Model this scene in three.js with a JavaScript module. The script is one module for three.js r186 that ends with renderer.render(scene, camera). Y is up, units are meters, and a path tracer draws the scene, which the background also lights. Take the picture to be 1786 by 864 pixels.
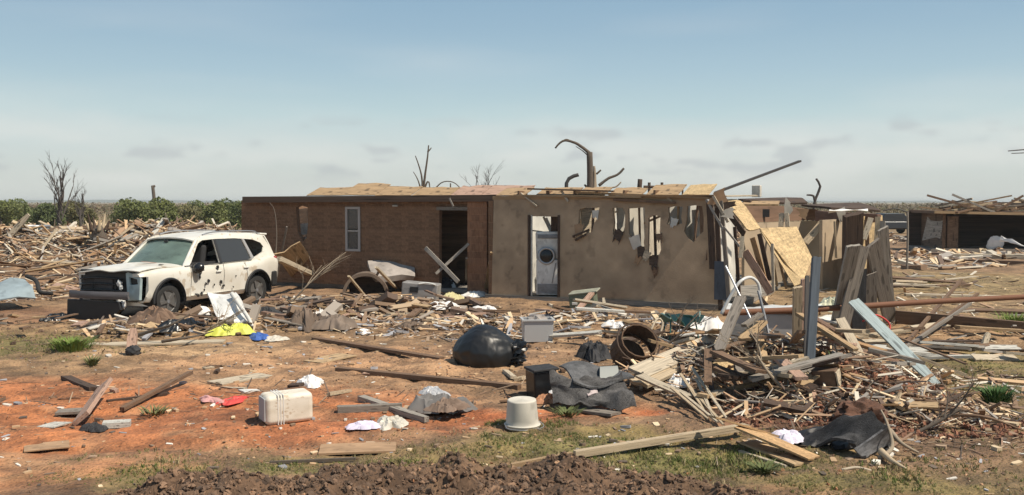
import * as THREE from 'three';
import { RoundedBoxGeometry } from 'three/addons/geometries/RoundedBoxGeometry.js';
import { mergeGeometries, toCreasedNormals, mergeVertices } from 'three/addons/utils/BufferGeometryUtils.js';
import { Brush, Evaluator, SUBTRACTION } from 'three-bvh-csg';

// ---------------------------------------------------------------- camera, sky, sun, exposure
const scene = new THREE.Scene();
const camera = new THREE.PerspectiveCamera(28.52, 1786 / 864, 0.1, 9000);
camera.position.set(0, 2.4, 0);
camera.rotation.x = -Math.atan(80 / 1700);
const renderer = new THREE.WebGLRenderer({ antialias: true });
renderer.toneMapping = THREE.LinearToneMapping;
renderer.toneMappingExposure = 1.15;
renderer.shadowMap.enabled = true;

const sunDir = new THREE.Vector3(0.97, 0, 0.19).normalize().multiplyScalar(Math.cos(1.0)).setY(Math.sin(1.0));
const sun = new THREE.DirectionalLight(new THREE.Color(1.0, 0.895, 0.74), 5.0);
sun.position.copy(sunDir).multiplyScalar(120); sun.target.position.set(0, 0, -20);
sun.castShadow = true; sun.shadow.mapSize.set(4096, 4096); sun.shadow.radius = 1;
Object.assign(sun.shadow.camera, { left: -60, right: 60, top: 60, bottom: -60, near: 1, far: 320 });
scene.add(sun, sun.target);

// ---- random numbers and noise (seeded)
function rng(seed) { let a = seed >>> 0; return () => { a = (a + 0x6D2B79F5) | 0; let t = Math.imul(a ^ (a >>> 15), 1 | a); t = (t + Math.imul(t ^ (t >>> 7), 61 | t)) ^ t; return ((t ^ (t >>> 14)) >>> 0) / 4294967296; }; }
const hash = (x, y, z) => { let h = Math.imul(x, 374761393) + Math.imul(y, 668265263) + Math.imul(z, 1442695041); h = Math.imul(h ^ (h >>> 13), 1274126177); return ((h ^ (h >>> 16)) >>> 0) / 4294967296; };
const sm = (t) => t * t * (3 - 2 * t), mix = (a, b, t) => a + (b - a) * t, clamp = (v, a = 0, b = 1) => Math.min(b, Math.max(a, v));
const step = (a, b, v) => sm(clamp((v - a) / (b - a)));
function noise2(x, y, s = 0, px = 0) {
  let i = Math.floor(x), j = Math.floor(y); const u = sm(x - i), v = sm(y - j);
  const w = (k) => px ? ((k % px) + px) % px : k;
  return mix(mix(hash(w(i), w(j), s), hash(w(i + 1), w(j), s), u), mix(hash(w(i), w(j + 1), s), hash(w(i + 1), w(j + 1), s), u), v) * 2 - 1;
}
function noise3(x, y, z, s = 0) {
  const k = Math.floor(z), w = sm(z - k);
  return mix(noise2(x, y, s + k * 57), noise2(x, y, s + (k + 1) * 57), w);
}
function fbm(x, y, o = 4, s = 0, px = 0) { let a = 0, g = 0.5; for (let k = 0; k < o; k++) { a += g * noise2(x, y, s + k * 13, px); x *= 2; y *= 2; px *= 2; g *= 0.5; } return a; }

// ---- the sky: clear blue that pales towards the horizon, with a low bank of thin cloud
{
  const W = 2048, Hh = 1024, data = new Float32Array(W * Hh * 4);
  const ramp = [[-90, .50, .50, .47], [-1, .52, .545, .51], [0, .525, .55, .515], [1.6, .545, .585, .555], [3.4, .53, .605, .60], [5, .45, .575, .60], [7.5, .36, .495, .575], [10, .29, .425, .535], [13, .235, .37, .50], [25, .19, .285, .40], [50, .15, .22, .32], [90, .13, .195, .29]];
  const at = (e, c) => { let k = 1; while (k < ramp.length - 1 && ramp[k][0] < e) k++; const a = ramp[k - 1], b = ramp[k]; return mix(a[c], b[c], clamp((e - a[0]) / (b[0] - a[0]))); };
  for (let j = 0; j < Hh; j++) {
    const e = ((j + .5) / Hh - .5) * 180, base = [at(e, 1), at(e, 2), at(e, 3)];
    for (let i = 0; i < W; i++) {
      const az = (i + .5) / W * 360, o = (j * W + i) * 4;
      let [r, g, b] = base;
      if (e > -1 && e < 30) {
        const bank = clamp(fbm(az * .16, e * .75, 5, 3) * 1.5 + .38) * step(6.2, 2.2, e + fbm(az * .09, 2, 3, 9) * 2.5) * step(-.5, 1.2, e);
        r = mix(r, .68, bank * .55); g = mix(g, .69, bank * .55); b = mix(b, .655, bank * .55);
        const wisp = clamp(fbm(az * .07, e * .5, 5, 21) * 1.2 + .1) * step(16, 6, e) * .22;
        r = mix(r, .66, wisp); g = mix(g, .68, wisp); b = mix(b, .67, wisp);
        const flat = step(.20, .46, fbm(az * .34, e * 1.5, 4, 41)) * step(.9, 2, e) * step(5.2, 3.8, e);
        r = mix(r, .40, flat * .5); g = mix(g, .43, flat * .5); b = mix(b, .45, flat * .5);
      }
      data[o] = r; data[o + 1] = g; data[o + 2] = b; data[o + 3] = 1;
    }
  }
  const tex = new THREE.DataTexture(data, W, Hh, THREE.RGBAFormat, THREE.FloatType);
  tex.mapping = THREE.EquirectangularReflectionMapping; tex.magFilter = tex.minFilter = THREE.LinearFilter; tex.wrapS = THREE.RepeatWrapping; tex.needsUpdate = true;
  scene.background = tex; scene.environment = tex; scene.environmentIntensity = 1; scene.backgroundIntensity = 1;
}
scene.fog = new THREE.FogExp2(new THREE.Color(.56, .60, .62), 0.00035);

// ---------------------------------------------------------------- helpers
const taken = {};
const numbered = (n) => { const k = taken[n] = (taken[n] ?? -1) + 1; return k ? n + '_' + String(k).padStart(3, '0') : n; };
const shade = (o) => o.traverse((m) => { if (m.isMesh) { m.castShadow = true; m.receiveShadow = true; } });
function tag(o, label, category, group, kind) { Object.assign(o.userData, { label }, category ? { category } : {}, group ? { group } : {}, kind ? { kind } : {}); return o; }
function thing(name, label, category, pos = [0, 0, 0], turn = 0, group) {
  const o = new THREE.Group(); o.name = numbered(name); o.position.set(...pos); o.rotation.y = turn; scene.add(o); return tag(o, label, category, group);
}
function one(name, label, category, geo, mat, group) { const m = new THREE.Mesh(geo, mat); m.name = numbered(name); scene.add(m); return tag(m, label, category, group); }
function part(name, geo, mat, parent, pos, rot) { const m = new THREE.Mesh(geo, mat); m.name = name; if (pos) m.position.set(...pos); if (rot) m.rotation.set(...rot); parent.add(m); return m; }
const V = (x, y, z) => Array.isArray(x) ? new THREE.Vector3(...x) : new THREE.Vector3(x, y, z);
const box = (w, h, d, r = 0) => r ? new RoundedBoxGeometry(w, h, d, 2, r) : new THREE.BoxGeometry(w, h, d);
const tube = (pts, r, seg = 12, rad = 6) => new THREE.TubeGeometry(new THREE.CatmullRomCurve3(pts.map((p) => V(p))), seg, r, rad);
function capped(pts, r0, r1, rad = 7) { // a tapering closed limb through pts
  const c = new THREE.CatmullRomCurve3(pts.map((p) => V(p))), n = Math.max(4, pts.length * 4), fr = c.computeFrenetFrames(n), pos = [], idx = [];
  for (let i = 0; i <= n; i++) { const t = i / n, p = c.getPointAt(t), r = mix(r0, r1, t), rough = r0 > r1 * 1.4 ? .22 : 0;
    for (let k = 0; k < rad; k++) { const a = k / rad * Math.PI * 2, q = p.clone().addScaledVector(fr.normals[i], Math.cos(a) * r * (1 + rough * (hash(i, k, 7) - .5))).addScaledVector(fr.binormals[i], Math.sin(a) * r * (1 + rough * (hash(i, k, 9) - .5))); pos.push(q.x, q.y, q.z); } }
  for (let i = 0; i < n; i++) for (let k = 0; k < rad; k++) { const a = i * rad + k, b = i * rad + (k + 1) % rad; idx.push(a, a + rad, b, b, a + rad, b + rad); }
  const e0 = pos.length / 3, p0 = c.getPointAt(0), p1 = c.getPointAt(1); pos.push(p0.x, p0.y, p0.z, p1.x, p1.y, p1.z);
  for (let k = 0; k < rad; k++) { idx.push(e0, k, (k + 1) % rad); const q = n * rad; idx.push(e0 + 1, q + (k + 1) % rad, q + k); }
  const g = new THREE.BufferGeometry(); g.setAttribute('position', new THREE.Float32BufferAttribute(pos, 3)); g.setAttribute('uv', new THREE.Float32BufferAttribute(new Float32Array(pos.length / 3 * 2), 2)); g.setIndex(idx); g.computeVertexNormals(); return g;
}
const merge = (list) => mergeGeometries(list.map((g) => { const q = g.index ? g.toNonIndexed() : g; for (const k of Object.keys(q.attributes)) if (!['position', 'normal', 'uv'].includes(k)) q.deleteAttribute(k); return q; }));
const moved = (g, pos = [0, 0, 0], rot = [0, 0, 0]) => g.applyMatrix4(new THREE.Matrix4().compose(V(pos), new THREE.Quaternion().setFromEuler(new THREE.Euler(...rot)), V(1, 1, 1)));

// a closed sheet over a grid: F(s,t) -> [x,y,z], 0..1 each, with thickness along its normal
function sheet(F, nx, ny, t = 0.01, su = 1, sv = 1) {
  const P = [], pos = [], uv = [], idx = [], N = (nx + 1) * (ny + 1);
  for (let j = 0; j <= ny; j++) for (let i = 0; i <= nx; i++) { P.push(V(F(i / nx, j / ny))); uv.push(i / nx * su, j / ny * sv); }
  const nor = P.map((p, k) => { const i = k % (nx + 1), j = (k / (nx + 1)) | 0, a = P[j * (nx + 1) + Math.min(nx, i + 1)].clone().sub(P[j * (nx + 1) + Math.max(0, i - 1)]), b = P[Math.min(ny, j + 1) * (nx + 1) + i].clone().sub(P[Math.max(0, j - 1) * (nx + 1) + i]); return a.cross(b).normalize(); });
  for (const s of [0.5, -0.5]) P.forEach((p, k) => { const q = p.clone().addScaledVector(nor[k], s * t); pos.push(q.x, q.y, q.z); });
  for (let j = 0; j < ny; j++) for (let i = 0; i < nx; i++) { const a = j * (nx + 1) + i, b = a + 1, c = a + nx + 1, d = c + 1; idx.push(a, b, c, b, d, c, a + N, c + N, b + N, b + N, c + N, d + N); }
  const rim = []; for (let i = 0; i < nx; i++) rim.push(i); for (let j = 0; j < ny; j++) rim.push(j * (nx + 1) + nx); for (let i = nx; i > 0; i--) rim.push(ny * (nx + 1) + i); for (let j = ny; j > 0; j--) rim.push(j * (nx + 1));
  rim.forEach((a, k) => { const b = rim[(k + 1) % rim.length]; idx.push(a, a + N, b, b, a + N, b + N); });
  let g = new THREE.BufferGeometry(); g.setAttribute('position', new THREE.Float32BufferAttribute(pos, 3)); g.setAttribute('uv', new THREE.Float32BufferAttribute([...uv, ...uv], 2)); g.setIndex(idx);
  return toCreasedNormals(g, 0.7);
}
const lerp3 = (a, b, t) => [mix(a[0], b[0], t), mix(a[1], b[1], t), mix(a[2], b[2], t)];
// four corners p0 p1 p2 p3 in order round the slab, with a little warp
const slab4 = (p0, p1, p2, p3, t = 0.02, warp = 0, seed = 1, n = 4) => sheet((s, q) => { const a = lerp3(lerp3(p0, p1, s), lerp3(p3, p2, s), q); const w = warp * noise2(s * 3 + seed, q * 3, seed); return [a[0] + w * .3, a[1] + w, a[2] + w * .3]; }, warp ? n : 1, warp ? n : 1, t);
// crumpled soft heap
function crumple(rx, ry, rz, seed, amp = .35, f = 2.2, det = 4, floor = -.55) {
  let g = mergeVertices(new THREE.IcosahedronGeometry(1, det)); const p = g.attributes.position;
  for (let i = 0; i < p.count; i++) { let x = p.getX(i), y = p.getY(i), z = p.getZ(i);
    const n = 1 - Math.abs(noise3(x * f + seed, y * f, z * f, seed)) * 1.1, m = noise3(x * f * 2.7, y * f * 2.7 + seed, z * f * 2.7, seed + 5); const k = 1 + amp * (n - .5) + amp * .4 * m;
    p.setXYZ(i, x * k * rx, Math.max(y * k, floor + .06 * m) * ry, z * k * rz); }
  g.computeVertexNormals(); return toCreasedNormals(g, 0.9);
}
// a thrown-down piece of cloth or film: ragged outline, creased, touching the ground at its rim
function drape(rx, h, rz, seed, amp = .7) {
  const n = 22, F = (s, t) => { let x = s * 2 - 1, z = t * 2 - 1; const sq = Math.max(Math.abs(x), Math.abs(z)), l = Math.hypot(x, z) || 1, k = sq / l; x *= k; z *= k; const a = Math.atan2(z, x), r = Math.hypot(x, z), out = 1 + .38 * noise2(Math.cos(a) * 1.7 + seed, Math.sin(a) * 1.7, seed) + .14 * noise2(Math.cos(a) * 6, Math.sin(a) * 6 + seed, seed + 2);
    const fold = 1 - Math.abs(noise2(x * 2.1 + seed, z * 2.1, seed + 4)), fine = 1 - Math.abs(noise2(x * 5 + z * 2, z * 4 - x + seed, seed + 6)), q2 = 1 - Math.pow(r, 3.4), y = q2 * (.30 + .34 * fold * fold) + amp * .26 * (fine - .45) * (1 - .4 * r * r) + .16 * (1 - Math.abs(noise2(x * 3.3 - z * 2, z * 3.1 + seed, seed + 12))) * q2 + .05 * noise2(x * 12, z * 12, seed);
    return [x * out * rx + .08 * rx * noise2(x * 4, z * 4, seed + 8), Math.max(.004, y * h), z * out * rz]; };
  return sheet(F, n, n, .006);
}
const jag = (w, h, seed) => { const r = rng(Math.round(seed * 100) + 7), p = []; for (let k = 0; k <= 5; k++) p.push([(k / 5 - .5) * w, h * (.42 + r() * .16)]); for (let k = 5; k >= 0; k--) p.push([(k / 5 - .5) * w * (.4 + r() * .6), -h * (.05 + r() * .55)]); return extrude(p, .012); };
function extrude(pts, depth, holes = [], bevel = 0) { const s = new THREE.Shape(pts.map((p) => new THREE.Vector2(...p))); holes.forEach((h) => s.holes.push(new THREE.Path(h.map((p) => new THREE.Vector2(...p))))); return new THREE.ExtrudeGeometry(s, { depth, bevelEnabled: bevel > 0, bevelSize: bevel, bevelThickness: bevel, bevelSegments: 1, curveSegments: 4 }); }

// ---- textures
function texture(n, fn, srgb = true, rep = 1) {
  const d = new Uint8Array(n * n * 4); for (let j = 0; j < n; j++) for (let i = 0; i < n; i++) { const c = fn(i / n, j / n), o = (j * n + i) * 4; if (Array.isArray(c)) { d[o] = clamp(c[0]) * 255; d[o + 1] = clamp(c[1]) * 255; d[o + 2] = clamp(c[2]) * 255; } else d[o] = d[o + 1] = d[o + 2] = clamp(c) * 255; d[o + 3] = 255; }
  const t = new THREE.DataTexture(d, n, n); t.wrapS = t.wrapT = THREE.RepeatWrapping; t.magFilter = THREE.LinearFilter; t.minFilter = THREE.LinearMipmapLinearFilter; t.generateMipmaps = true; t.repeat.set(rep, rep); if (srgb) t.colorSpace = THREE.SRGBColorSpace; t.needsUpdate = true; return t;
}
const T = {};
T.grain = texture(256, (u, v) => { const g = fbm(u * 3, v * 34, 4, 5) * .5 + fbm(u * 24, v * 160, 2, 8) * .35; const k = step(.55, .75, noise2(u * 7, v * 9, 4)); return .84 + g * .42 - k * .22; });
T.osb = texture(256, (u, v) => { const a = noise2(u * 60, v * 18, 2), b = noise2(u * 16, v * 64, 6), c = fbm(u * 5, v * 5, 3, 9); return .84 + a * .1 + b * .1 + c * .14; });
T.speck = texture(512, (u, v) => { const a = fbm(u * 8, v * 8, 5, 3, 8) * .6, b = noise2(u * 128, v * 128, 7, 128) * .16, c = step(.62, .86, noise2(u * 64, v * 64, 11, 64)); return clamp(.78 + a * .42 + b - c * .22); });
T.blotch = texture(512, (u, v) => { const a = fbm(u * 4, v * 4, 6, 31, 4), b = step(.2, .5, fbm(u * 7, v * 7, 4, 37, 7)); return .93 + a * .2 - b * .1; });
T.film = texture(512, (u, v) => { const a = fbm(u * 4, v * 4, 6, 33, 4), b = step(.34, .5, fbm(u * 9, v * 9, 4, 39, 9)); return [.97 + a * .08 - b * .12, .965 + a * .09 - b * .16, .95 + a * .11 - b * .2]; });
T.dirt = texture(1024, (u, v) => { const a = fbm(u * 12, v * 12, 6, 51, 12), b = noise2(u * 256, v * 256, 57, 256), c = noise2(u * 96, v * 96, 59, 96), d = step(.5, .72, noise2(u * 150, v * 150, 61, 150)), e = step(.6, .8, noise2(u * 110, v * 110, 63, 110)); return clamp(.88 + a * .30 + b * .06 + c * .07 + d * .10 - e * .22); });
T.dirtH = texture(1024, (u, v) => { const a = fbm(u * 12, v * 12, 6, 51, 12), c = noise2(u * 96, v * 96, 59, 96), b = noise2(u * 220, v * 220, 65, 220); return .5 + a * .4 + c * .16 + b * .12; }, false);

T.brick = texture(512, (u, v) => { const row = Math.floor(v * 8), uu = u * 3 + (row % 2) * .5, bx = uu - Math.floor(uu), by = v * 8 - row, mort = 1 - step(.0, .07, Math.min(bx * 2.6, (1 - bx) * 2.6, by, 1 - by) - .03), id = hash(((Math.floor(uu) % 3) + 3) % 3, row, 5); return clamp(mix(.76 + id * .16, .9, mort) + fbm(u * 16, v * 16, 4, 3, 16) * .12); });
T.brickH = texture(512, (u, v) => { const row = Math.floor(v * 8), uu = u * 3 + (row % 2) * .5, bx = uu - Math.floor(uu), by = v * 8 - row; return step(.0, .08, Math.min(bx * 2.6, (1 - bx) * 2.6, by, 1 - by) - .03) * .8 + .1 * noise2(u * 60, v * 60, 3); }, false);
const M = {};
const C = (r, g, b) => new THREE.Color().setRGB(r, g, b);
const std = (r, g, b, rough = .85, o = {}) => new THREE.MeshStandardMaterial({ color: C(r, g, b), roughness: rough, ...o });
const wood = (r, g, b) => std(r, g, b, .82, { map: T.grain, bumpMap: T.grain, bumpScale: .003 });
M.pale = wood(.62, .49, .33); M.cream = wood(.66, .56, .42); M.tan = wood(.50, .34, .19); M.orange = wood(.52, .31, .15); M.pink = wood(.55, .36, .27); M.brown = wood(.23, .14, .085); M.dark = wood(.10, .062, .042); M.grey = wood(.30, .26, .22); M.ash = wood(.42, .38, .33); M.painted = wood(.68, .66, .60); M.bluegrey = wood(.46, .55, .56);
M.osb = std(.62, .45, .24, .85, { map: T.osb, bumpMap: T.osb, bumpScale: .003 });
M.ply = std(.60, .42, .24, .85, { map: T.grain });
M.white = std(.76, .75, .71, .5, { map: T.blotch }); M.offwhite = std(.64, .60, .52, .7, { map: T.blotch }); M.whitegloss = std(.80, .80, .78, .28, { map: T.blotch });
M.black = std(.012, .012, .014, .55); M.blackgloss = std(.010, .011, .013, .26); M.charcoal = std(.045, .045, .05, .8, { map: T.speck }); M.shingle = std(.13, .125, .125, .95, { map: T.speck, bumpMap: T.speck, bumpScale: .004 });
M.rubber = std(.02, .02, .02, .85); M.steel = std(.42, .43, .45, .42, { metalness: .7 }); M.dullmetal = std(.26, .27, .29, .55, { metalness: .4, map: T.blotch });
M.rust = std(.22, .095, .05, .8, { map: T.blotch }); M.iron = std(.045, .04, .038, .6); M.bluepost = std(.075, .095, .12, .55, { map: T.blotch });
M.cloth = std(.40, .36, .33, .95, { map: T.blotch }); M.greycloth = std(.20, .19, .185, .95, { map: T.blotch }); M.whitecloth = std(.74, .72, .70, .9); M.lavender = std(.58, .54, .68, .8); M.brownsofa = std(.17, .125, .095, .95, { map: T.blotch });
M.yellowgreen = std(.56, .58, .09, .55); M.blue = std(.05, .12, .38, .5); M.red = std(.55, .06, .05, .5); M.teal = std(.03, .12, .11, .6); M.greenbox = std(.15, .18, .13, .7, { map: T.blotch }); M.card = std(.42, .27, .16, .95, { map: T.blotch });
M.bluepanel = std(.32, .39, .42, .5, { map: T.blotch }); M.soil = std(.13, .075, .05, .98, { map: T.speck }); M.redsoil = std(.30, .135, .075, .98, { map: T.speck });
M.bark = std(.15, .12, .095, .95, { map: T.grain }); M.barkpale = std(.42, .34, .25, .95, { map: T.grain }); M.limb = std(.075, .065, .06, .95);

// ---------------------------------------------------------------- the ground
// mounds: x, z, radius x, radius z, height
const mounds = [[-17.5, -36, 6, 3.6, .85], [-11.8, -34.5, 3.6, 3.2, .65], [-23, -41, 7, 4.5, .75], [-9, -38, 4, 4, .45], [-14, -43, 8, 4, .5], [-15.5, -29.5, 3.5, 2.2, .3],
  [3.75, -12.7, 1.2, .8, .42], [4.15, -11.6, .55, .5, .36], [3.3, -11.0, .5, .4, .14], [2.3, -12.9, .9, .8, .26], [7.2, -17.2, 2.2, 1.2, .15], [-3.6, -21.6, 2.6, 1.1, .22], [-5.2, -17.8, 1.2, .6, .1], [-.6, -18.6, 1.6, .8, .1], [1.5, -18.2, 1.6, .7, .2], [-7.7, -18.4, 1.6, .7, .12]];
const churnAt = (x, z) => { const l = 8.1 + .3 * noise2(x * .5, 3, 71) + .28 * noise2(x * 1.7, 8, 73) - (x > 1.2 ? (x - 1.2) * .9 : 0) - (x < -2.6 ? (-2.6 - x) * .8 : 0); return step(.85, .25, Math.abs(-z - l + .45) / 1.05); };
function H(x, z) {
  let h = fbm(x * .35, z * .35, 3, 81) * .07 + fbm(x * 1.6, z * 1.6, 4, 83) * .065;
  const near = step(-60, -20, z) * step(14, 3, z);
  h += fbm(x * 6, z * 6, 3, 87) * .03 * near;
  const c = churnAt(x, z); if (c > 0) h += c * (.06 + .22 * fbm(x * 2.2, z * 2.6, 5, 91) + .07 * (1 - Math.abs(noise2(x * 4.5, z * 6, 93))) + .035 * Math.abs(noise2(x * 11, z * 11, 95)));
  for (const [mx, mz, rx, rz, mh] of mounds) { const a = (x - mx) / rx, b = (z - mz) / rz, q = a * a + b * b; if (q < 6) h += mh * Math.exp(-q) * (1 + .35 * noise2(x * 1.3, z * 1.3, 97)); }
  // ruts left by wheels across the bare clay
  h -= .035 * Math.exp(-Math.pow((-z - 10.2 - .12 * x - .3 * Math.sin(x * .5)) / .16, 2)) * step(0, -2, x) + .035 * Math.exp(-Math.pow((-z - 11.9 - .12 * x - .3 * Math.sin(x * .5)) / .16, 2)) * step(0, -2, x);
  return h;
}
// what the ground is made of: x, z, rx, rz, colour, strength
const soils = [
  [-5.5, -11.2, 5.5, 2.3, [.41, .172, .078], 1], [-7.8, -8.3, 4.6, 1.3, [.40, .20, .105], 1], [-1.4, -10.6, 2.6, .8, [.37, .15, .072], .9], [.7, -10.95, 1.3, .35, [.42, .15, .065], .95],
  [-2.6, -14.2, 3.2, 2.1, [.40, .255, .155], .95], [-5.6, -15.6, 2.6, .7, [.45, .32, .20], .9], [0, -15.2, 1.6, 1.2, [.36, .235, .15], .7], [-.5, -19, 3.6, 2.0, [.30, .20, .125], .8],
  [-8.6, -16.2, 2.2, 1.8, [.22, .165, .085], .85], [-12, -20.5, 4, 2, [.23, .13, .08], .8], [1.2, -9.35, 2.3, .8, [.235, .19, .082], .95], [-1.6, -9.0, 1.5, .35, [.22, .18, .08], .7],
  [-1.2, -7.75, 3.4, .8, [.135, .088, .058], 1], [4.0, -7.0, 2.6, 1.2, [.27, .175, .10], .9], [6.2, -11.5, 2.6, 2.6, [.215, .155, .085], .9], [5.6, -9.2, 1.6, .8, [.20, .125, .078], .8], [3.9, -12.2, 1.7, 1.3, [.17, .085, .052], 1], [6.3, -12.0, .6, .5, [.36, .19, .11], .8], [3.5, -10.7, 1.3, .8, [.15, .078, .05], .95],
  [8.5, -22, 5, 4, [.27, .205, .125], .9], [12, -29, 8, 5, [.26, .21, .115], .9], [-16, -36, 14, 8, [.22, .145, .095], .9], [-12, -26.5, 6, 2, [.24, .15, .09], .8],
  [7.6, -14.8, 1.6, .8, [.20, .18, .075], .7], [3.2, -8.2, 1.2, .5, [.2, .165, .07], .7]];
const greens = [[1.0, -9.25, 1.5, .4, 1], [.25, -9.75, .5, .2, 1], [2.1, -9.0, .8, .35, .9], [-2.1, -8.75, 1.1, .22, .9], [-3.3, -8.45, .8, .2, .7], [-7.4, -16.2, .35, .35, 1], [-8.8, -16.2, 1.6, 1.2, .85], [6.2, -11.8, 2.4, 2.4, .45], [8.8, -17.5, .7, .5, 1], [9.6, -29, 2.5, 1.6, .7], [3.0, -8.2, .7, .4, .6], [4.8, -8.6, 1.3, .8, .4], [7.3, -14, 1.4, .8, .6], [4.6, -7.3, 2, .6, .4], [1.5, -8.6, .8, .3, .7], [.2, -10.4, .4, .15, .5]];
function soilAt(x, z) {
  const wx = x + fbm(x * .9, z * .9, 4, 101) * 1.1, wz = z + fbm(x * .9, z * .9, 4, 103) * .7;
  const far = step(-45, -120, z), b = fbm(x * .11, z * .11, 4, 105);
  let c = [mix(.27, .23, far) + b * .06, mix(.185, .19, far) + b * .045, mix(.115, .105, far) + b * .02];
  for (const [sx, sz, rx, rz, col, k] of soils) { const q = Math.hypot((wx - sx) / rx, (wz - sz) / rz), w = k * step(1.15, .65, q); if (w > 0) c = [mix(c[0], col[0], w), mix(c[1], col[1], w), mix(c[2], col[2], w)]; }
  const p = fbm(x * 1.7, z * 1.7, 5, 107), d = step(.12, .34, fbm(x * 3.1, z * 3.1, 4, 109)), l = step(.16, .38, fbm(x * 2.3 + 9, z * 2.3, 4, 111));
  const k = 1 + p * .38; c = c.map((v) => v * k);
  c = [mix(c[0], .115, d * .42), mix(c[1], .078, d * .42), mix(c[2], .05, d * .42)];
  c = [mix(c[0], .42, l * .28), mix(c[1], .30, l * .28), mix(c[2], .19, l * .28)];
  const ch = churnAt(x, z); c = [mix(c[0], .125, ch * .8), mix(c[1], .082, ch * .8), mix(c[2], .056, ch * .8)];
  for (const [gx, gz, rx, rz, gk] of greens) { const q = Math.hypot((wx - gx) / rx, (wz - gz) / rz), w = gk * step(1.1, .5, q) * .55; if (w > 0) c = [mix(c[0], .15, w), mix(c[1], .165, w), mix(c[2], .06, w)]; }
  return [Math.min(.62, c[0] * 1.16), c[1] * 1.05, c[2] * .93];
}
{
  const axis = (a, b, cuts) => { const v = [a]; while (v[v.length - 1] < b) v.push(v[v.length - 1] + cuts(v[v.length - 1])); return v; };
  const xs = axis(-5000, 5000, (x) => { const a = Math.abs(x); return a < 5.9 ? .06 : a < 12 ? .09 : a < 26 ? .2 : Math.max(.3, a * .09); });
  const zs = axis(-6000, 900, (z) => { const a = -z; return a > 4 && a < 15 ? .05 : a >= 15 && a < 27 ? .09 : a >= 27 && a < 48 ? .2 : a >= 48 ? Math.max(.4, a * .07) : Math.max(.12, (5 - a) * .12); });
  const nx = xs.length, nz = zs.length, pos = new Float32Array(nx * nz * 3), col = new Float32Array(nx * nz * 3), uv = new Float32Array(nx * nz * 2), idx = [];
  for (let j = 0; j < nz; j++) for (let i = 0; i < nx; i++) { const k = j * nx + i, x = xs[i], z = zs[j]; pos.set([x, H(x, z), z], k * 3); col.set(soilAt(x, z), k * 3); uv.set([x / 2.7 + z * .07, z / 2.7], k * 2); }
  for (let j = 0; j < nz - 1; j++) for (let i = 0; i < nx - 1; i++) { const a = j * nx + i, b = a + 1, c = a + nx, d = c + 1; idx.push(a, c, b, b, c, d); }
  const g = new THREE.BufferGeometry(); g.setAttribute('position', new THREE.BufferAttribute(pos, 3)); g.setAttribute('color', new THREE.BufferAttribute(col, 3)); g.setAttribute('uv', new THREE.BufferAttribute(uv, 2)); g.setIndex(idx); g.computeVertexNormals();
  const m = new THREE.Mesh(g, new THREE.MeshStandardMaterial({ vertexColors: true, map: T.dirt, bumpMap: T.dirtH, bumpScale: .03, roughness: .97 })); m.name = 'ground'; scene.add(m);
  tag(m, 'muddy red clay and brown dirt ground with thin grass', 'ground', null, 'structure');
}
// far low ridge on the horizon
{
  const pos = [], idx = []; const n = 160;
  for (let i = 0; i <= n; i++) { const x = mix(-2600, 2600, i / n), h = 5 + 4.5 * fbm(i * .11, 2, 4, 121) + 1.5 * noise2(i * .8, 1, 123); for (const [dy, dz] of [[-3, 90], [h, 0], [h * .8, -200], [-4, -500]]) pos.push(x, dy, -2600 + dz); }
  for (let i = 0; i < n; i++) for (let k = 0; k < 3; k++) { const a = i * 4 + k; idx.push(a, a + 4, a + 1, a + 1, a + 4, a + 5); }
  const g = new THREE.BufferGeometry(); g.setAttribute('position', new THREE.Float32BufferAttribute(pos, 3)); g.setIndex(idx); g.computeVertexNormals();
  const m = new THREE.Mesh(g, std(.06, .075, .05, 1)); m.name = 'hills'; scene.add(m); tag(m, 'low wooded ridge along the far horizon', 'hills', null, 'structure');
}
const on = (p, off = 0) => [p[0], Math.max(p[1] - .02, H(p[0], p[2])) + off, p[2]];
const gy = (p, off = 0) => [p[0], H(p[0], p[2]) + off, p[2]];

// ---------------------------------------------------------------- boards
const boardShapes = [];
for (let s = 0; s < 10; s++) { // unit boards: x length, y thickness, z width; a little bowed, with ragged ends
  const r = rng(900 + s), n = 5, g = new THREE.BoxGeometry(1, 1, 1, n, 1, 3), p = g.attributes.position, bow = (r() - .5) * .9, side = (r() - .5) * .5, j = []; for (let k = 0; k < 12; k++) j.push(r());
  for (let i = 0; i < p.count; i++) { let x = p.getX(i), y = p.getY(i), z = p.getZ(i); const zi = Math.round((z + .5) * 3);
    if (Math.abs(x) > .49) x += Math.sign(x) * (s < 6 ? -.09 * j[zi + (x > 0 ? 4 : 0)] : -.012 * j[zi]); 
    if (s > 7 && x > .25) z *= 1 - (x - .25) * 1.7;
    p.setXYZ(i, x, y + bow * (x * x - .12), z + side * (x * x - .1)); }
  g.computeVertexNormals(); boardShapes.push(toCreasedNormals(g, .5));
}
const UP = V(0, 1, 0);
function orient(o, p, q, roll = 0) {
  const a = V(p), b = V(q), x = b.clone().sub(a), L = x.length(); x.normalize();
  let up = Math.abs(x.y) > .6 ? V(0, 0, 1) : UP; let z = x.clone().cross(up).normalize(), y = z.clone().cross(x).normalize();
  const m = new THREE.Matrix4().makeBasis(x, y, z); o.quaternion.setFromRotationMatrix(m).multiply(new THREE.Quaternion().setFromAxisAngle(V(1, 0, 0), roll)); o.position.copy(a.add(b).multiplyScalar(.5)); return L;
}
let boardCount = 0;
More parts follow.
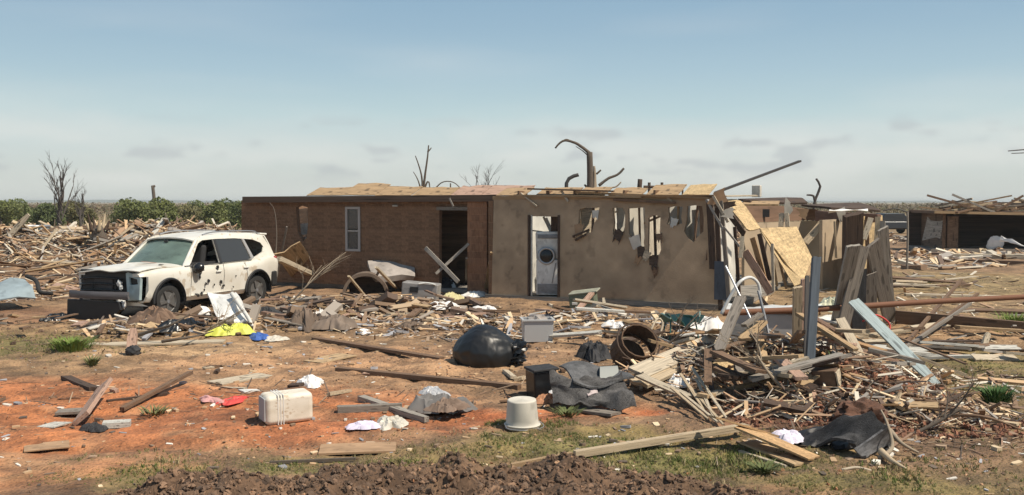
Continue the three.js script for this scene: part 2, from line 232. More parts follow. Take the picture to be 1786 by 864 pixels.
function board(label, p, q, w, t, mat, o = {}) {
  const m = new THREE.Mesh(boardShapes[o.shape ?? (boardCount++ % 8)], mat); m.name = numbered(o.name ?? 'wood_board'); const L = orient(m, p, q, o.roll ?? 0); m.scale.set(L, t, w); scene.add(m);
  return tag(m, label, o.category ?? 'board', o.group);
}
const flat = (label, p, q, w, t, mat, o) => { const a = on(p), b = on(q), m = H((p[0] + q[0]) / 2, (p[2] + q[2]) / 2) - (a[1] + b[1]) / 2, k = t * .5 + .003 + m * .5; a[1] += k; b[1] += k; return board(label, a, b, w, t, mat, o); }; // a board lying on the ground
const tones = { pale: [M.pale, M.cream], tan: [M.tan, M.ply, M.orange], brown: [M.brown, M.brown, M.pink], grey: [M.grey, M.ash], white: [M.painted], dark: [M.dark] };
// things the loose boards can be told apart by
const marks = [];
const mark = (name, ...spots) => spots.forEach(([x, , z]) => marks.push([name, x, z]));
function near(x, z, only) { let best, bd = 1e9; for (const m of marks) { if (only && !only.includes(m[0])) continue; const d = Math.hypot(x - m[1], (z - m[2]) * .6); if (d < bd) { bd = d; best = m; } } const dx = x - best[1], dz = z - best[2]; return (bd < .25 ? 'beside' : Math.abs(dx) > Math.abs(dz) * .6 ? (dx < 0 ? 'left of' : 'right of') : dz > 0 ? 'in front of' : 'behind') + ' the ' + best[0]; }
const seenLabels = {};
function scatterBoards(seed, n, area, where, group, o = {}) {
  const r = rng(seed), mixd = o.tones ?? ['pale', 'pale', 'tan', 'tan', 'brown', 'grey', 'dark'];
  for (let k = 0; k < n; k++) {
    const [cx, cz, rx, rz] = area[(r() * area.length) | 0], a = r() * 6.283, d = Math.sqrt(r()), x = cx + Math.cos(a) * d * rx, z = cz + Math.sin(a) * d * rz;
    const tone = mixd[(r() * mixd.length) | 0], L = mix(o.min ?? .4, o.max ?? 1.8, Math.pow(r(), 1.6)), w = [.09, .14, .19, .09][(r() * 4) | 0] * (o.wide ?? 1), t = [.04, .04, .02][(r() * 3) | 0], yaw = (o.yaw ?? 0) + (r() - .5) * (o.spread ?? 3.1);
    const dx = Math.cos(yaw) * L / 2, dz = Math.sin(yaw) * L / 2, lift = r() * (o.pile ?? .06), lean = (r() - .5) * (o.lean ?? .2) * L;
    let y0 = H(x - dx, z - dz), y1 = H(x + dx, z + dz); const mid = H(x, z), s = Math.max(0, mid - (y0 + y1) / 2);
    y0 += s + lift + t / 2 + Math.max(0, lean); y1 += s + lift + t / 2 + Math.max(0, -lean);
    const size = L > 1.5 ? 'very long' : L > 1.1 ? 'long' : L > .75 ? 'medium' : L > .45 ? 'short' : 'tiny', pose = Math.abs(lean) / L > .16 ? 'tilted ' : Math.abs(Math.sin(yaw)) > .8 ? 'end-on ' : '';
    let label = `${size} ${pose}${tone} ${w > .17 ? 'wide ' : ''}board ${near(x, z)}`; if (seenLabels[label]) label = `${size} ${pose}${tone} ${w > .17 ? 'wide ' : t < .03 ? 'thin ' : ''}board ${where}, ${near(x, z)}`; seenLabels[label] = group;
    board(label, [x - dx, y0, z - dz], [x + dx, y1, z + dz], w, t, tones[tone][(r() * tones[tone].length) | 0], { group, roll: (r() - .5) * (o.roll ?? .8), name: 'broken_board' });
  }
}
// small splinters, scraps and chips nobody could count
function litter(name, label, seed, n, area, sizes, cols, o = {}) {
  const r = rng(seed), im = new THREE.InstancedMesh(o.geo ?? boardShapes[o.shape ?? 8], std(1, 1, 1, .85), n), e = new THREE.Object3D();
  for (let k = 0; k < n; k++) {
    const [cx, cz, rx, rz] = area[(r() * area.length) | 0], a = r() * 6.283, d = Math.pow(r(), .6), x = cx + Math.cos(a) * d * rx, z = cz + Math.sin(a) * d * rz, L = mix(sizes[0], sizes[1], Math.pow(r(), 2));
    const w = L * mix(o.thin ?? .08, o.thick ?? .3, r()), t = Math.max(.006, w * mix(.15, .6, r()));
    e.position.set(x, H(x, z) + t * .4 + r() * r() * (o.pile ?? .03), z); e.rotation.set((r() - .5) * (o.roll ?? 1), r() * 6.28, (r() - .5) * (o.lean ?? .5)); e.scale.set(L, t, w); e.updateMatrix(); im.setMatrixAt(k, e.matrix);
    const c = cols[(r() * cols.length) | 0], s = .75 + r() * .5; im.setColorAt(k, C(c[0] * s, c[1] * s, c[2] * s));
  }
  im.name = name; scene.add(im); return tag(im, label, null, null, 'stuff');
}
const woodCols = [[.6, .47, .31], [.5, .34, .2], [.34, .22, .14], [.2, .13, .085], [.62, .56, .46], [.12, .08, .06], [.33, .3, .27]];
const scrapCols = [[.6, .47, .31], [.5, .34, .2], [.66, .62, .55], [.22, .15, .1], [.34, .24, .16], [.12, .09, .07], [.3, .3, .32]];

// ---------------------------------------------------------------- the wrecked house
const HP = [-0.47, 0, -24.0], HT = -0.4276;
const house = thing('wrecked_house', 'roofless wrecked house with brown brick wall and torn grey wall', 'house', HP, HT);
{
  const P = (n, g, m, pos, rot) => part(n, g, m, house, pos, rot);
  const brick = std(.30, .172, .10, .95, { map: T.brick, bumpMap: T.brickH, bumpScale: .006 }), sunlitBrick = std(.43, .225, .13, .95, { map: T.brick, bumpMap: T.brickH, bumpScale: .006 });
  const stucco = std(.46, .345, .235, .95, { map: T.blotch, bumpMap: T.speck, bumpScale: .004 }), dry = std(.70, .68, .62, .9, { map: T.blotch }), beige = std(.47, .37, .26, .9, { map: T.blotch }), fascia = std(.18, .12, .085, .9, { map: T.grain }), concrete = std(.36, .33, .29, .95, { map: T.speck });
  for (const m of [brick, sunlitBrick]) { m.map.repeat.set(1.6, 1.6); m.bumpMap.repeat.set(1.6, 1.6); } for (const m of [stucco, dry, beige, concrete]) { m.map = m.map.clone(); m.map.repeat.set(.55, .55); m.map.needsUpdate = true; }
  const LZ = -.85;
  // concrete slab
  P('floor_slab', box(14.6, .16, 8.2), concrete, [-1.3, .03, -4.95 + .0]);
  P('floor_slab', box(5.9, .16, 1.0), concrete, [2.75, .028, -.46]);
  // grey wall with torn openings
  const wall = [[-0.04,-0.14], [0.02,2.48], [2.11,2.52], [3.60,2.55], [4.61,2.53], [5.28,2.49], [5.34,2.14], [5.49,1.89], [5.41,1.53], [5.56,1.17], [5.49,0.84], [5.64,0.45], [5.70,-0.06], [1.78,-0.12], [1.76,2.04], [0.96,2.05], [0.95,-0.11]];
  const holes = [[[2.26,2.21], [2.40,2.26], [2.59,2.25], [2.77,2.27], [2.73,2.02], [2.63,1.88], [2.59,1.69], [2.43,1.64], [2.29,1.57], [2.13,1.54], [2.23,1.69]],
    [[3.08,2.25], [3.34,2.27], [3.41,2.13], [3.39,1.82], [3.31,1.55], [3.21,1.48], [3.10,1.65], [3.13,1.92]],
    [[3.47,2.24], [3.86,2.27], [3.89,1.77], [3.85,1.45], [3.89,1.24], [3.78,1.27], [3.70,1.40], [3.59,1.51], [3.49,1.66]],
    [[3.96,2.03], [4.08,2.09], [4.24,2.07], [4.23,1.62], [4.26,1.30], [4.17,1.09], [4.13,0.82], [4.03,1.01], [3.95,1.24]],
    [[4.42,2.27], [4.58,2.30], [4.76,2.28], [4.72,2.06], [4.75,1.91], [4.57,1.85], [4.40,1.89], [4.44,2.07]],
    [[4.86,2.30], [5.03,2.32], [5.20,2.30], [5.24,1.99], [5.23,1.73], [5.09,1.60], [5.01,1.48], [4.89,1.57], [4.79,1.73], [4.84,1.96]]];
  { const g = extrude(wall, .11, holes); g.translate(0, 0, -.11); P('grey_wall', g, stucco).userData.label = 'torn grey wall with a doorway and ragged holes'; }
  // ragged lining hanging round the holes
  const r = rng(77);
  for (const [u, s, m] of [[[2.26,1.64], .16, M.card], [[3.67,1.37], .17, dry], [[3.81,1.16], .14, M.dark], [[3.92,1.08], .12, M.cream], [[4.09,0.96], .15, M.dark], [[3.24,1.52], .16, M.dark], [[3.70,1.00], .1, M.card], [[4.13,0.72], .12, M.brown], [[4.56,1.85], .12, dry], [[2.69,2.02], .11, dry], [[4.22,1.51], .1, M.brown]])
    P('torn_lining', jag(s * 1.5, s * 2.2, u[0]), m, [u[0], u[1] + .05, .006 + r() * .02], [(r() - .5) * .3, (r() - .5) * .5, (r() - .5) * .8]);
  for (const [a, b] of [[[2.09,1.56], [2.55,1.75]], [[2.16,1.48], [2.46,1.64]]]) { const m = P('torn_lining', boardShapes[2], M.dark); const L = orient(m, [a[0], a[1], .03], [b[0], b[1], .04]); m.scale.set(L, .05, .03); }
  // studs and broken lumber inside, seen through the holes
  for (const [a, b, w, m] of [[[2.55,2.35], [2.52,1.35], .09, M.brown], [[3.36,2.35], [3.40,0.83], .09, M.tan], [[3.67,2.35], [3.72,0.84], .05, M.brown], [[4.03,2.35], [4.10,0.59], .10, M.dark], [[4.61,2.35], [4.58,1.39], .09, M.tan], [[5.06,2.40], [4.96,1.26], .09, M.brown]]) { const k = P('stud', boardShapes[6], m); const L = orient(k, [a[0], a[1], -.2], [b[0], Math.max(.15, b[1]), -.2], Math.PI / 2); k.scale.set(L, .04, w); }
  for (const [a, b, m] of [[[1.66,2.00], [3.09,2.20], M.cream], [[2.43,1.42], [4.01,2.12], M.brown], [[3.93,2.13], [5.10,1.72], M.tan], [[2.91,1.72], [3.59,1.32], M.dark]]) { const k = P('fallen_rafter', boardShapes[3], m); const L = orient(k, [a[0], a[1], -1.2], [b[0], b[1], -1.4]); k.scale.set(L, .05, .12); }
  for (const [x, y, z, w, h, m] of [[2.42, 1.85, -.8, .9, .95, M.cream], [3.3, 1.75, -.75, .8, 1.2, M.offwhite], [4.62, 1.85, -.7, .9, 1.0, dry], [5.1, 1.7, -.8, .8, 1.1, M.white], [3.05, 1.5, -.9, .3, .8, M.brown], [[-6.61,1.78][0], 1.62, -1.35, .3, .32, M.white], [[-6.63,1.78][0], 1.25, -1.4, .3, .28, M.white], [[-6.97,1.77][0], 1.5, -1.8, .6, 1.4, M.dark]]) P('inner_panel', box(w, h, .03), m, [x, y, z], [.06, 1.0, .05]);
  // door jambs
  for (const u of [[0.97,0.97], [1.75,0.99]]) { P('door_jamb', box(.05, 2.0, .16), M.dark, [u[0] + .0, 1.08, -.05]); }
  P('door_trim', box(.035, 1.95, .02), M.painted, [[1.05,0.97][0], 1.1, .02]);
  // brown brick wall, set back, with an entry, a window and a broken opening
  const bw = [[-8.54,-0.04], [-8.50,2.40], [-0.43,2.46], [-0.44,-0.07], [-1.15,-0.04], [-1.14,2.19], [-1.97,2.19], [-1.98,-0.01]];
  bw[0][1] = bw[3][1] = bw[4][1] = bw[7][1] = -.06; for (const k of [1, 2]) bw[k][1] = 2.44;
  const bh = [[[-4.87,2.23], [-4.44,2.23], [-4.45,1.07], [-4.88,1.06]], [[-6.57,2.24], [-6.41,2.30], [-6.17,2.24], [-6.16,1.87], [-6.20,1.42], [-6.34,1.27], [-6.52,1.54]]];
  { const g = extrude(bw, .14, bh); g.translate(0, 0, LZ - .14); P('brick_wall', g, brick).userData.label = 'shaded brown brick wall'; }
  // brick segment beside the entry with a sun patch painted in its colour, and the return to the grey wall
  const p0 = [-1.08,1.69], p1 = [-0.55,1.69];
  P('sunlit_brick_patch', box(p1[0] - p0[0], 2.42, .10), sunlitBrick, [(p0[0] + p1[0]) / 2, 1.2, LZ + .053], [0, .10, 0]).userData.label = 'brick segment coloured paler and redder as a sunlit patch';
  P('return_wall', box(.12, 2.44, .84), brick, [-.065, 1.2, -.43]);
  // window
  const wa = [-4.87,2.23], wb = [-4.45,1.07], wx = (wa[0] + wb[0]) / 2, wy = (wa[1] + wb[1]) / 2, ww = wb[0] - wa[0], wh = wa[1] - wb[1];
  const win = P('window', extrude([[-ww / 2 - .03, -wh / 2 - .03], [ww / 2 + .03, -wh / 2 - .03], [ww / 2 + .03, wh / 2 + .03], [-ww / 2 - .03, wh / 2 + .03]], .05, [[[-ww / 2 + .035, -wh / 2 + .035], [ww / 2 - .035, -wh / 2 + .035], [ww / 2 - .035, wh / 2 - .035], [-ww / 2 + .035, wh / 2 - .035]]]), std(.40, .37, .35, .6), [wx, wy, LZ - .02]);
  part('sash_bar', box(ww - .07, .04, .03), std(.42, .39, .36, .6), win, [0, -.05, .02]);
  part('pane', box(ww - .05, wh / 2 - .06, .006), new THREE.MeshPhysicalMaterial({ color: C(.5, .52, .52), roughness: .08, transmission: .85, thickness: 0 }), win, [0, wh / 4 - .02, .012]);
  part('pane', box(ww - .05, wh / 2 - .08, .006), new THREE.MeshPhysicalMaterial({ color: C(.35, .37, .38), roughness: .1, transmission: .8, thickness: 0 }), win, [0, -wh / 4 - .02, .012]);
  P('lintel', box([-1.14,2.25][0] - [-1.97,2.25][0] + .1, .09, .06), M.grey, [([-1.56,2.25])[0], [-1.56,2.22][1], LZ + .025]);
  P('light_fitting', box(.16, .05, .05, .01), M.painted, [[-3.30,2.28][0], [-3.30,2.29][1], LZ + .03]);
  // fascia and top plates
  const fa = [-8.31,2.52], fb = [-0.20,2.50];
  P('fascia', box(fb[0] - fa[0], .17, .04), fascia, [(fa[0] + fb[0]) / 2, 2.475, LZ + .17], [0, 0, .004]);
  P('soffit', box(fb[0] - fa[0] - .1, .02, .34), fascia, [(fa[0] + fb[0]) / 2, 2.41, LZ + .0]);
  P('top_plate', box(5.45, .09, .13), M.tan, [2.72, 2.495, -.055]);
  // remains of the roof deck: bare sheets that slope up from the eave
  const deck = (x, z, w, d, sl, m, yaw = 0, y = 2.57, k = 0) => P('roof_panel', (() => { const rr = rng(Math.round(x * 100 + 7000 + k)); const ed = [0, 0, 0, 0, 0].map(() => .84 + rr() * .16); return sheet((s, t) => { const e = mix(ed[Math.min(4, Math.floor(s * 4))], ed[Math.min(4, Math.floor(s * 4) + 1)], (s * 4) % 1); return [(s - .5) * w, t * e * d * sl + .004 * noise2(s * 5, t * 4, 3), -t * e * d]; }, 8, 3, .02); })(), m, [x, y, z], [0, yaw, 0]);
  { let x = fa[0] + 2.2; let k = 0; const rr = rng(5); while (x < fb[0] - .4) { const w = .75 + rr() * .55; deck(x + w / 2, LZ + .19 - rr() * .06, w - .02, .55 + rr() * .45, .36, rr() < .7 ? M.tan : M.pink, (rr() - .5) * .03, 2.555 + rr() * .03, k++); x += w; } }
  for (const [x0, w] of [[.1, .75], [1.15, 1.0], [2.2, .7], [3.0, .8], [3.9, .75], [4.75, .6]]) deck(x0 + w / 2, .03, w, .62 + .3 * (x0 % 1), .30, x0 > 4 ? M.osb : M.tan, 0, 2.55, 40);
  for (const [a, b, w, t, m, n] of [[[0.57,2.55], [3.82,2.51], .10, .05, M.tan, 'eave_board'], [[0.94,2.71], [3.16,2.64], .14, .04, M.brown, 'eave_board'], [[2.18,2.62], [5.41,2.48], .12, .05, M.tan, 'eave_board'], [[3.13,2.45], [4.63,2.37], .05, .06, M.brown, 'eave_board'], [[3.81,2.54], [5.59,2.54], .2, .03, M.orange, 'eave_board'], [[0.74,2.61], [1.21,2.29], .05, .03, M.cream, 'hanging_strip'], [[1.80,2.66], [2.01,2.40], .05, .03, M.cream, 'hanging_strip'], [[-1.18,2.49], [-1.07,2.28], .04, .02, M.ash, 'hanging_strip'], [[4.34,2.54], [4.58,2.35], .05, .03, M.pale, 'hanging_strip']]) {
    const k = P(n, boardShapes[7], m); const L = orient(k, [...a, a[1] > 2.5 ? -.02 : .06], [...b, .06]); k.scale.set(L, t, w); }
  for (const x of [.7, 1.45, 2.15, 2.7, 3.37, 4.1]) P('joist_end', box(.05, .13, .5), M.brown, [x, 2.60, -.22], [0, 0, Math.sin(x * 9) * .12]);
  // interior partitions, lined in white; the sun falls in through the missing roof
  const partition = (x, z0, z1, h, m, n = 'partition_wall') => P(n, extrude([[0, .11], [z1 - z0, .11], [z1 - z0, h * .82], [(z1 - z0) * .72, h], [(z1 - z0) * .4, h * .94], [0, h]], .1), m, [x, 0, -z0], [0, Math.PI / 2, 0]);
  partition(.5, .7, 3.2, 2.3, dry); partition(2.0, 2.9, 6.2, 2.35, dry); partition(3.35, 1.6, 3.6, 2.4, std(.62, .54, .43, .9, { map: T.blotch })); partition(5.0, .35, 4.2, 2.3, dry); partition(-5.6, 1.6, 5, 2.35, dry); partition(-6.3, 1.3, 6, 2.3, dry); partition(-1.6, 3.0, 8, 2.3, beige); P('ceiling', box(5.2, .05, 4.4), beige, [-2.75, 2.43, -3.3]); P('added_entry_wall', box(4.4, 2.3, .08), M.brown, [-1.9, 1.25, -2.6]);  // ceiling and entry wall are added here to keep the entry dark
  P('back_wall', extrude([[-8.5, .1], [2.2, .1], [2.2, 1.6], [1.2, 2.3], [-2, 2.4], [-3, 2.42], [-8.5, 2.4]], .12, [[[-6.6, 1.0], [-5.6, 1.0], [-5.6, 2.1], [-6.6, 2.1]]]), beige, [0, 0, -9.0]);
  P('end_wall', extrude([[0, .1], [8.1, .1], [8.1, 2.4], [3, 2.45], [0, 2.44]], .12), brick, [-8.42, 0, -.86], [0, Math.PI / 2, 0]);
  P('closet_wall', box(1.1, 1.5, .08), beige, [1.75, 1.6, -2.55]);
  P('dark_panel', box(.28, 1.5, .05), M.dark, [[1.56,1.47][0], 1.75, -.32]);
  P('shelf', box(.85, .04, .3), M.painted, [1.25, 1.98, -2.35]); 
  for (const [a, b] of [[[1.14,2.03], [1.35,1.61]], [[1.21,2.00], [1.37,1.67]], [[0.79,1.69], [1.10,1.66]]]) { const m = P('broken_strip', boardShapes[6], M.painted); const L = orient(m, [...a, -.5], [...b, -.52]); m.scale.set(L, .03, .05); }
  // right end: studs of the torn wall edge, a hanging blue door, splayed boards
  const stick = (n, a, b, w, t, m, roll = .15, sh = 6) => { const k = P(n, boardShapes[sh], m), L = orient(k, a, b, roll); k.scale.set(L, t, w); return k; };
  stick('stud', [5.40,2.43,0.12], [5.49,0.90,0.14], .15, .06, M.dark); stick('stud', [5.20,2.40,-0.06], [5.26,1.08,-0.03], .16, .05, M.brown);
  stick('stud', [5.68,2.43,0.27], [5.88,0.29,0.29], .09, .05, M.grey); stick('stud', [5.57,2.40,0.21], [5.68,-0.05,0.16], .10, .05, M.dark); stick('stud', [5.92,1.85,-0.06], [6.03,0.26,-0.11], .07, .05, M.dark);
  stick('broken_strip', [5.36,2.45,0.30], [5.78,1.78,0.44], .05, .03, M.ash); stick('broken_strip', [5.78,1.86,0.44], [6.14,1.44,0.50], .04, .03, M.ash); stick('broken_strip', [5.52,2.53,0.34], [5.87,1.95,0.40], .06, .03, M.cream); stick('broken_strip', [6.16,1.65,0.27], [6.14,1.18,0.39], .09, .02, M.cream);
  P('blue_door', box(.30, .85, .05), std(.055, .075, .11, .6, { map: T.blotch }), [5.69,0.66,0.21]).userData.label = 'dark blue door panel hanging at the torn corner';
  P('torn_lining', jag(.16 * 2, .2 * 2.2, 5), M.card, [5.59,2.49,0.31], [.1, .3, 5]); P('torn_lining', jag(.12 * 2, .22 * 2.2, 8), M.dark, [5.80,2.30,0.22], [.1, .3, 8]); P('torn_lining', jag(.13 * 2, .13 * 2.2, 11), M.offwhite, [5.84,2.15,0.41], [.1, .3, 11]);
  stick('wall_board', [6.15,1.31,-0.06], [6.74,0.40,0.01], .18, .04, M.pink); stick('wall_board', [6.26,1.60,-0.33], [6.57,0.59,-0.24], .12, .03, M.orange); stick('wall_board', [6.40,1.69,-0.39], [6.64,0.64,-0.39], .10, .03, M.dark); stick('wall_board', [6.75,1.49,0.00], [6.80,0.46,0.09], .06, .04, M.cream);
  // fallen yellow sheathing
  P('sheathing_panel', slab4([5.47,2.47,-0.95], [5.71,2.43,-1.72], [6.28,1.79,-1.11], [6.13,1.76,-0.27], .03, .03, 3), M.osb).userData.label = 'upper strip of fallen yellow sheathing';
  P('sheathing_edge', slab4([5.47,2.43,-0.90], [6.13,1.74,-0.21], [6.07,1.61,-0.24], [5.42,2.27,-0.93], .03), M.dark);
  P('sheathing_panel', slab4([6.30,1.77,-0.89], [6.92,1.76,-2.27], [7.44,1.11,-1.19], [7.38,0.62,-0.06], .025, .04, 9, 6), M.osb).userData.label = 'large fallen sheet of yellow sheathing';
  P('sheathing_panel', slab4([6.34,1.74,-0.80], [6.64,1.42,-0.83], [7.41,0.65,-0.02], [7.25,0.58,0.11], .025), M.osb);
  P('sheathing_edge', slab4([7.44,1.09,-1.19], [7.51,0.67,-0.78], [7.42,0.60,-0.03], [7.39,0.67,-0.07], .03), M.tan);
  stick('broken_strip', [6.59,1.36,-0.80], [6.79,0.52,-0.46], .05, .03, M.osb); stick('broken_strip', [6.73,1.27,-0.76], [7.01,0.48,-0.34], .05, .03, M.tan);
  // rear wing whose wall faces the sun
  P('wing_wall', slab4([5.09,1.81,-5.18], [6.61,1.83,-8.94], [6.63,-0.16,-8.96], [5.11,-0.24,-5.19], .09), beige); 
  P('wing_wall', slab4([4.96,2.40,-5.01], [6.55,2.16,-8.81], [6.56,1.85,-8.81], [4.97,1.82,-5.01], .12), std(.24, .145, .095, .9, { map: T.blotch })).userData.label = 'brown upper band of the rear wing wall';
  P('wing_wall', slab4([7.05,1.90,-5.85], [7.67,1.92,-7.89], [7.70,-0.21,-7.91], [7.08,-0.22,-5.86], .09), beige);
  P('wing_wall', slab4([7.93,2.01,-5.37], [8.47,2.02,-7.38], [8.55,-0.21,-7.41], [7.96,-0.17,-5.39], .09), M.osb);
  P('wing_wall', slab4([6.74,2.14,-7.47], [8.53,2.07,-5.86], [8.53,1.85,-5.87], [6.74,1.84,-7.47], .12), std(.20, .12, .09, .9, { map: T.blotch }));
  P('opening_shade_panel', box(.30, .22, .06), M.black, [5.49,2.08,-6.08], [0, .3, 0]);  // solid black panel, the dark of an opening painted on
  for (const [a, b, w, m] of [[[5.95,2.08,-6.23], [5.95,1.70,-6.12], .13, M.cream], [[6.09,2.08,-6.18], [6.14,1.70,-6.09], .12, M.cream], [[7.08,1.84,-6.08], [6.66,1.28,-5.78], .20, M.pale], [[7.12,1.58,-6.32], [7.08,1.18,-6.19], .07, M.brown], [[7.39,1.87,-6.00], [7.45,0.88,-5.92], .05, M.pale], [[7.65,1.84,-6.01], [7.65,0.89,-5.90], .05, M.ash], [[8.25,1.92,-5.41], [8.30,1.08,-5.32], .10, M.brown], [[8.37,1.98,-5.35], [8.21,1.42,-5.17], .14, M.cream], [[8.54,2.01,-5.32], [8.52,1.21,-5.20], .13, M.pale], [[8.66,1.91,-5.26], [8.70,0.66,-5.17], .12, M.ash]]) stick('stud', a, b, w, .05, m);
  // pieces of roof still resting on the rear wing
  P('roof_piece', slab4([4.58,2.47,-7.03], [6.04,2.51,-9.35], [6.30,2.35,-8.81], [5.31,2.38,-6.82], .06, .02, 3), M.dark); P('roof_piece', slab4([6.19,2.30,-8.31], [7.74,2.35,-9.68], [8.39,2.14,-8.44], [7.16,2.22,-7.22], .06, .02, 5), M.dark); P('roof_piece', slab4([5.16,2.40,-4.77], [6.06,2.40,-5.18], [6.10,2.31,-4.76], [5.26,2.31,-4.37], .05), M.tan);
  P('roof_insulation', slab4([7.33,2.16,-5.21], [8.21,2.20,-5.83], [8.28,2.15,-5.42], [7.36,2.13,-4.89], .012, .05, 4, 6), M.whitecloth);
  P('torn_lining', jag(.3 * 2, .1 * 2.2, 14), M.offwhite, [6.14,2.22,-6.21], [.1, .3, 14]); P('torn_lining', jag(.16 * 2, .16 * 2.2, 17), M.card, [6.45,2.08,-6.46], [.1, .3, 17]); P('torn_lining', jag(.12 * 2, .2 * 2.2, 19), M.offwhite, [7.60,2.00,-5.66], [.1, .3, 19]);
  P('vent_stub', box(.24, .34, .24, .02), M.offwhite, [5.16,2.70,-6.75]); P('vent_stub', box(.22, .13, .2, .02), M.dark, [5.29,2.38,-4.72]);
  stick('roof_batten', [5.09,2.54,-2.87], [5.63,2.56,-4.21], .08, .03, M.cream);
}
{ const p = [4.54,2.59,-21.90], q = [7.23,3.42,-24.50]; const m = board('long dark bar jutting skyward from the torn corner of the house', p, q, .07, .05, M.iron, { name: 'metal_bar', category: 'bar', shape: 7 }); }
{ const c = thing('washing_machine', 'white front loading washing machine in the doorway of the grey wall', 'appliance', [HP[0] + [1.35,1.05][0] * Math.cos(HT) + .42 * .414, .12, HP[2] + [1.35,1.05][0] * -Math.sin(HT) * 1 - .42 * .91 + 0], HT + .30);
  part('cabinet', box(.62, .86, .6, .025), M.whitegloss, c, [0, .45, 0]); const top = part('dryer_top', box(.60, .66, .56, .025), M.white, c, [-.03, 1.22, -.02], [0, .02, .03]);
  top.name = 'upper_cabinet'; const ring = part('door_ring', new THREE.TorusGeometry(.185, .035, 8, 26), M.steel, c, [-.06, .97, .30]); part('door_glass', new THREE.SphereGeometry(.17, 20, 12), M.blackgloss, ring).scale.z = .35;
  part('control_panel', box(.56, .10, .03, .01), M.dullmetal, c, [0, 1.44, .27]); part('lower_panel', box(.52, .24, .015, .006), M.dullmetal, c, [-.02, .17, .302]); part('side_crease', box(.02, .5, .012), M.dullmetal, c, [.12, .55, .303], [0, 0, -.18]); }

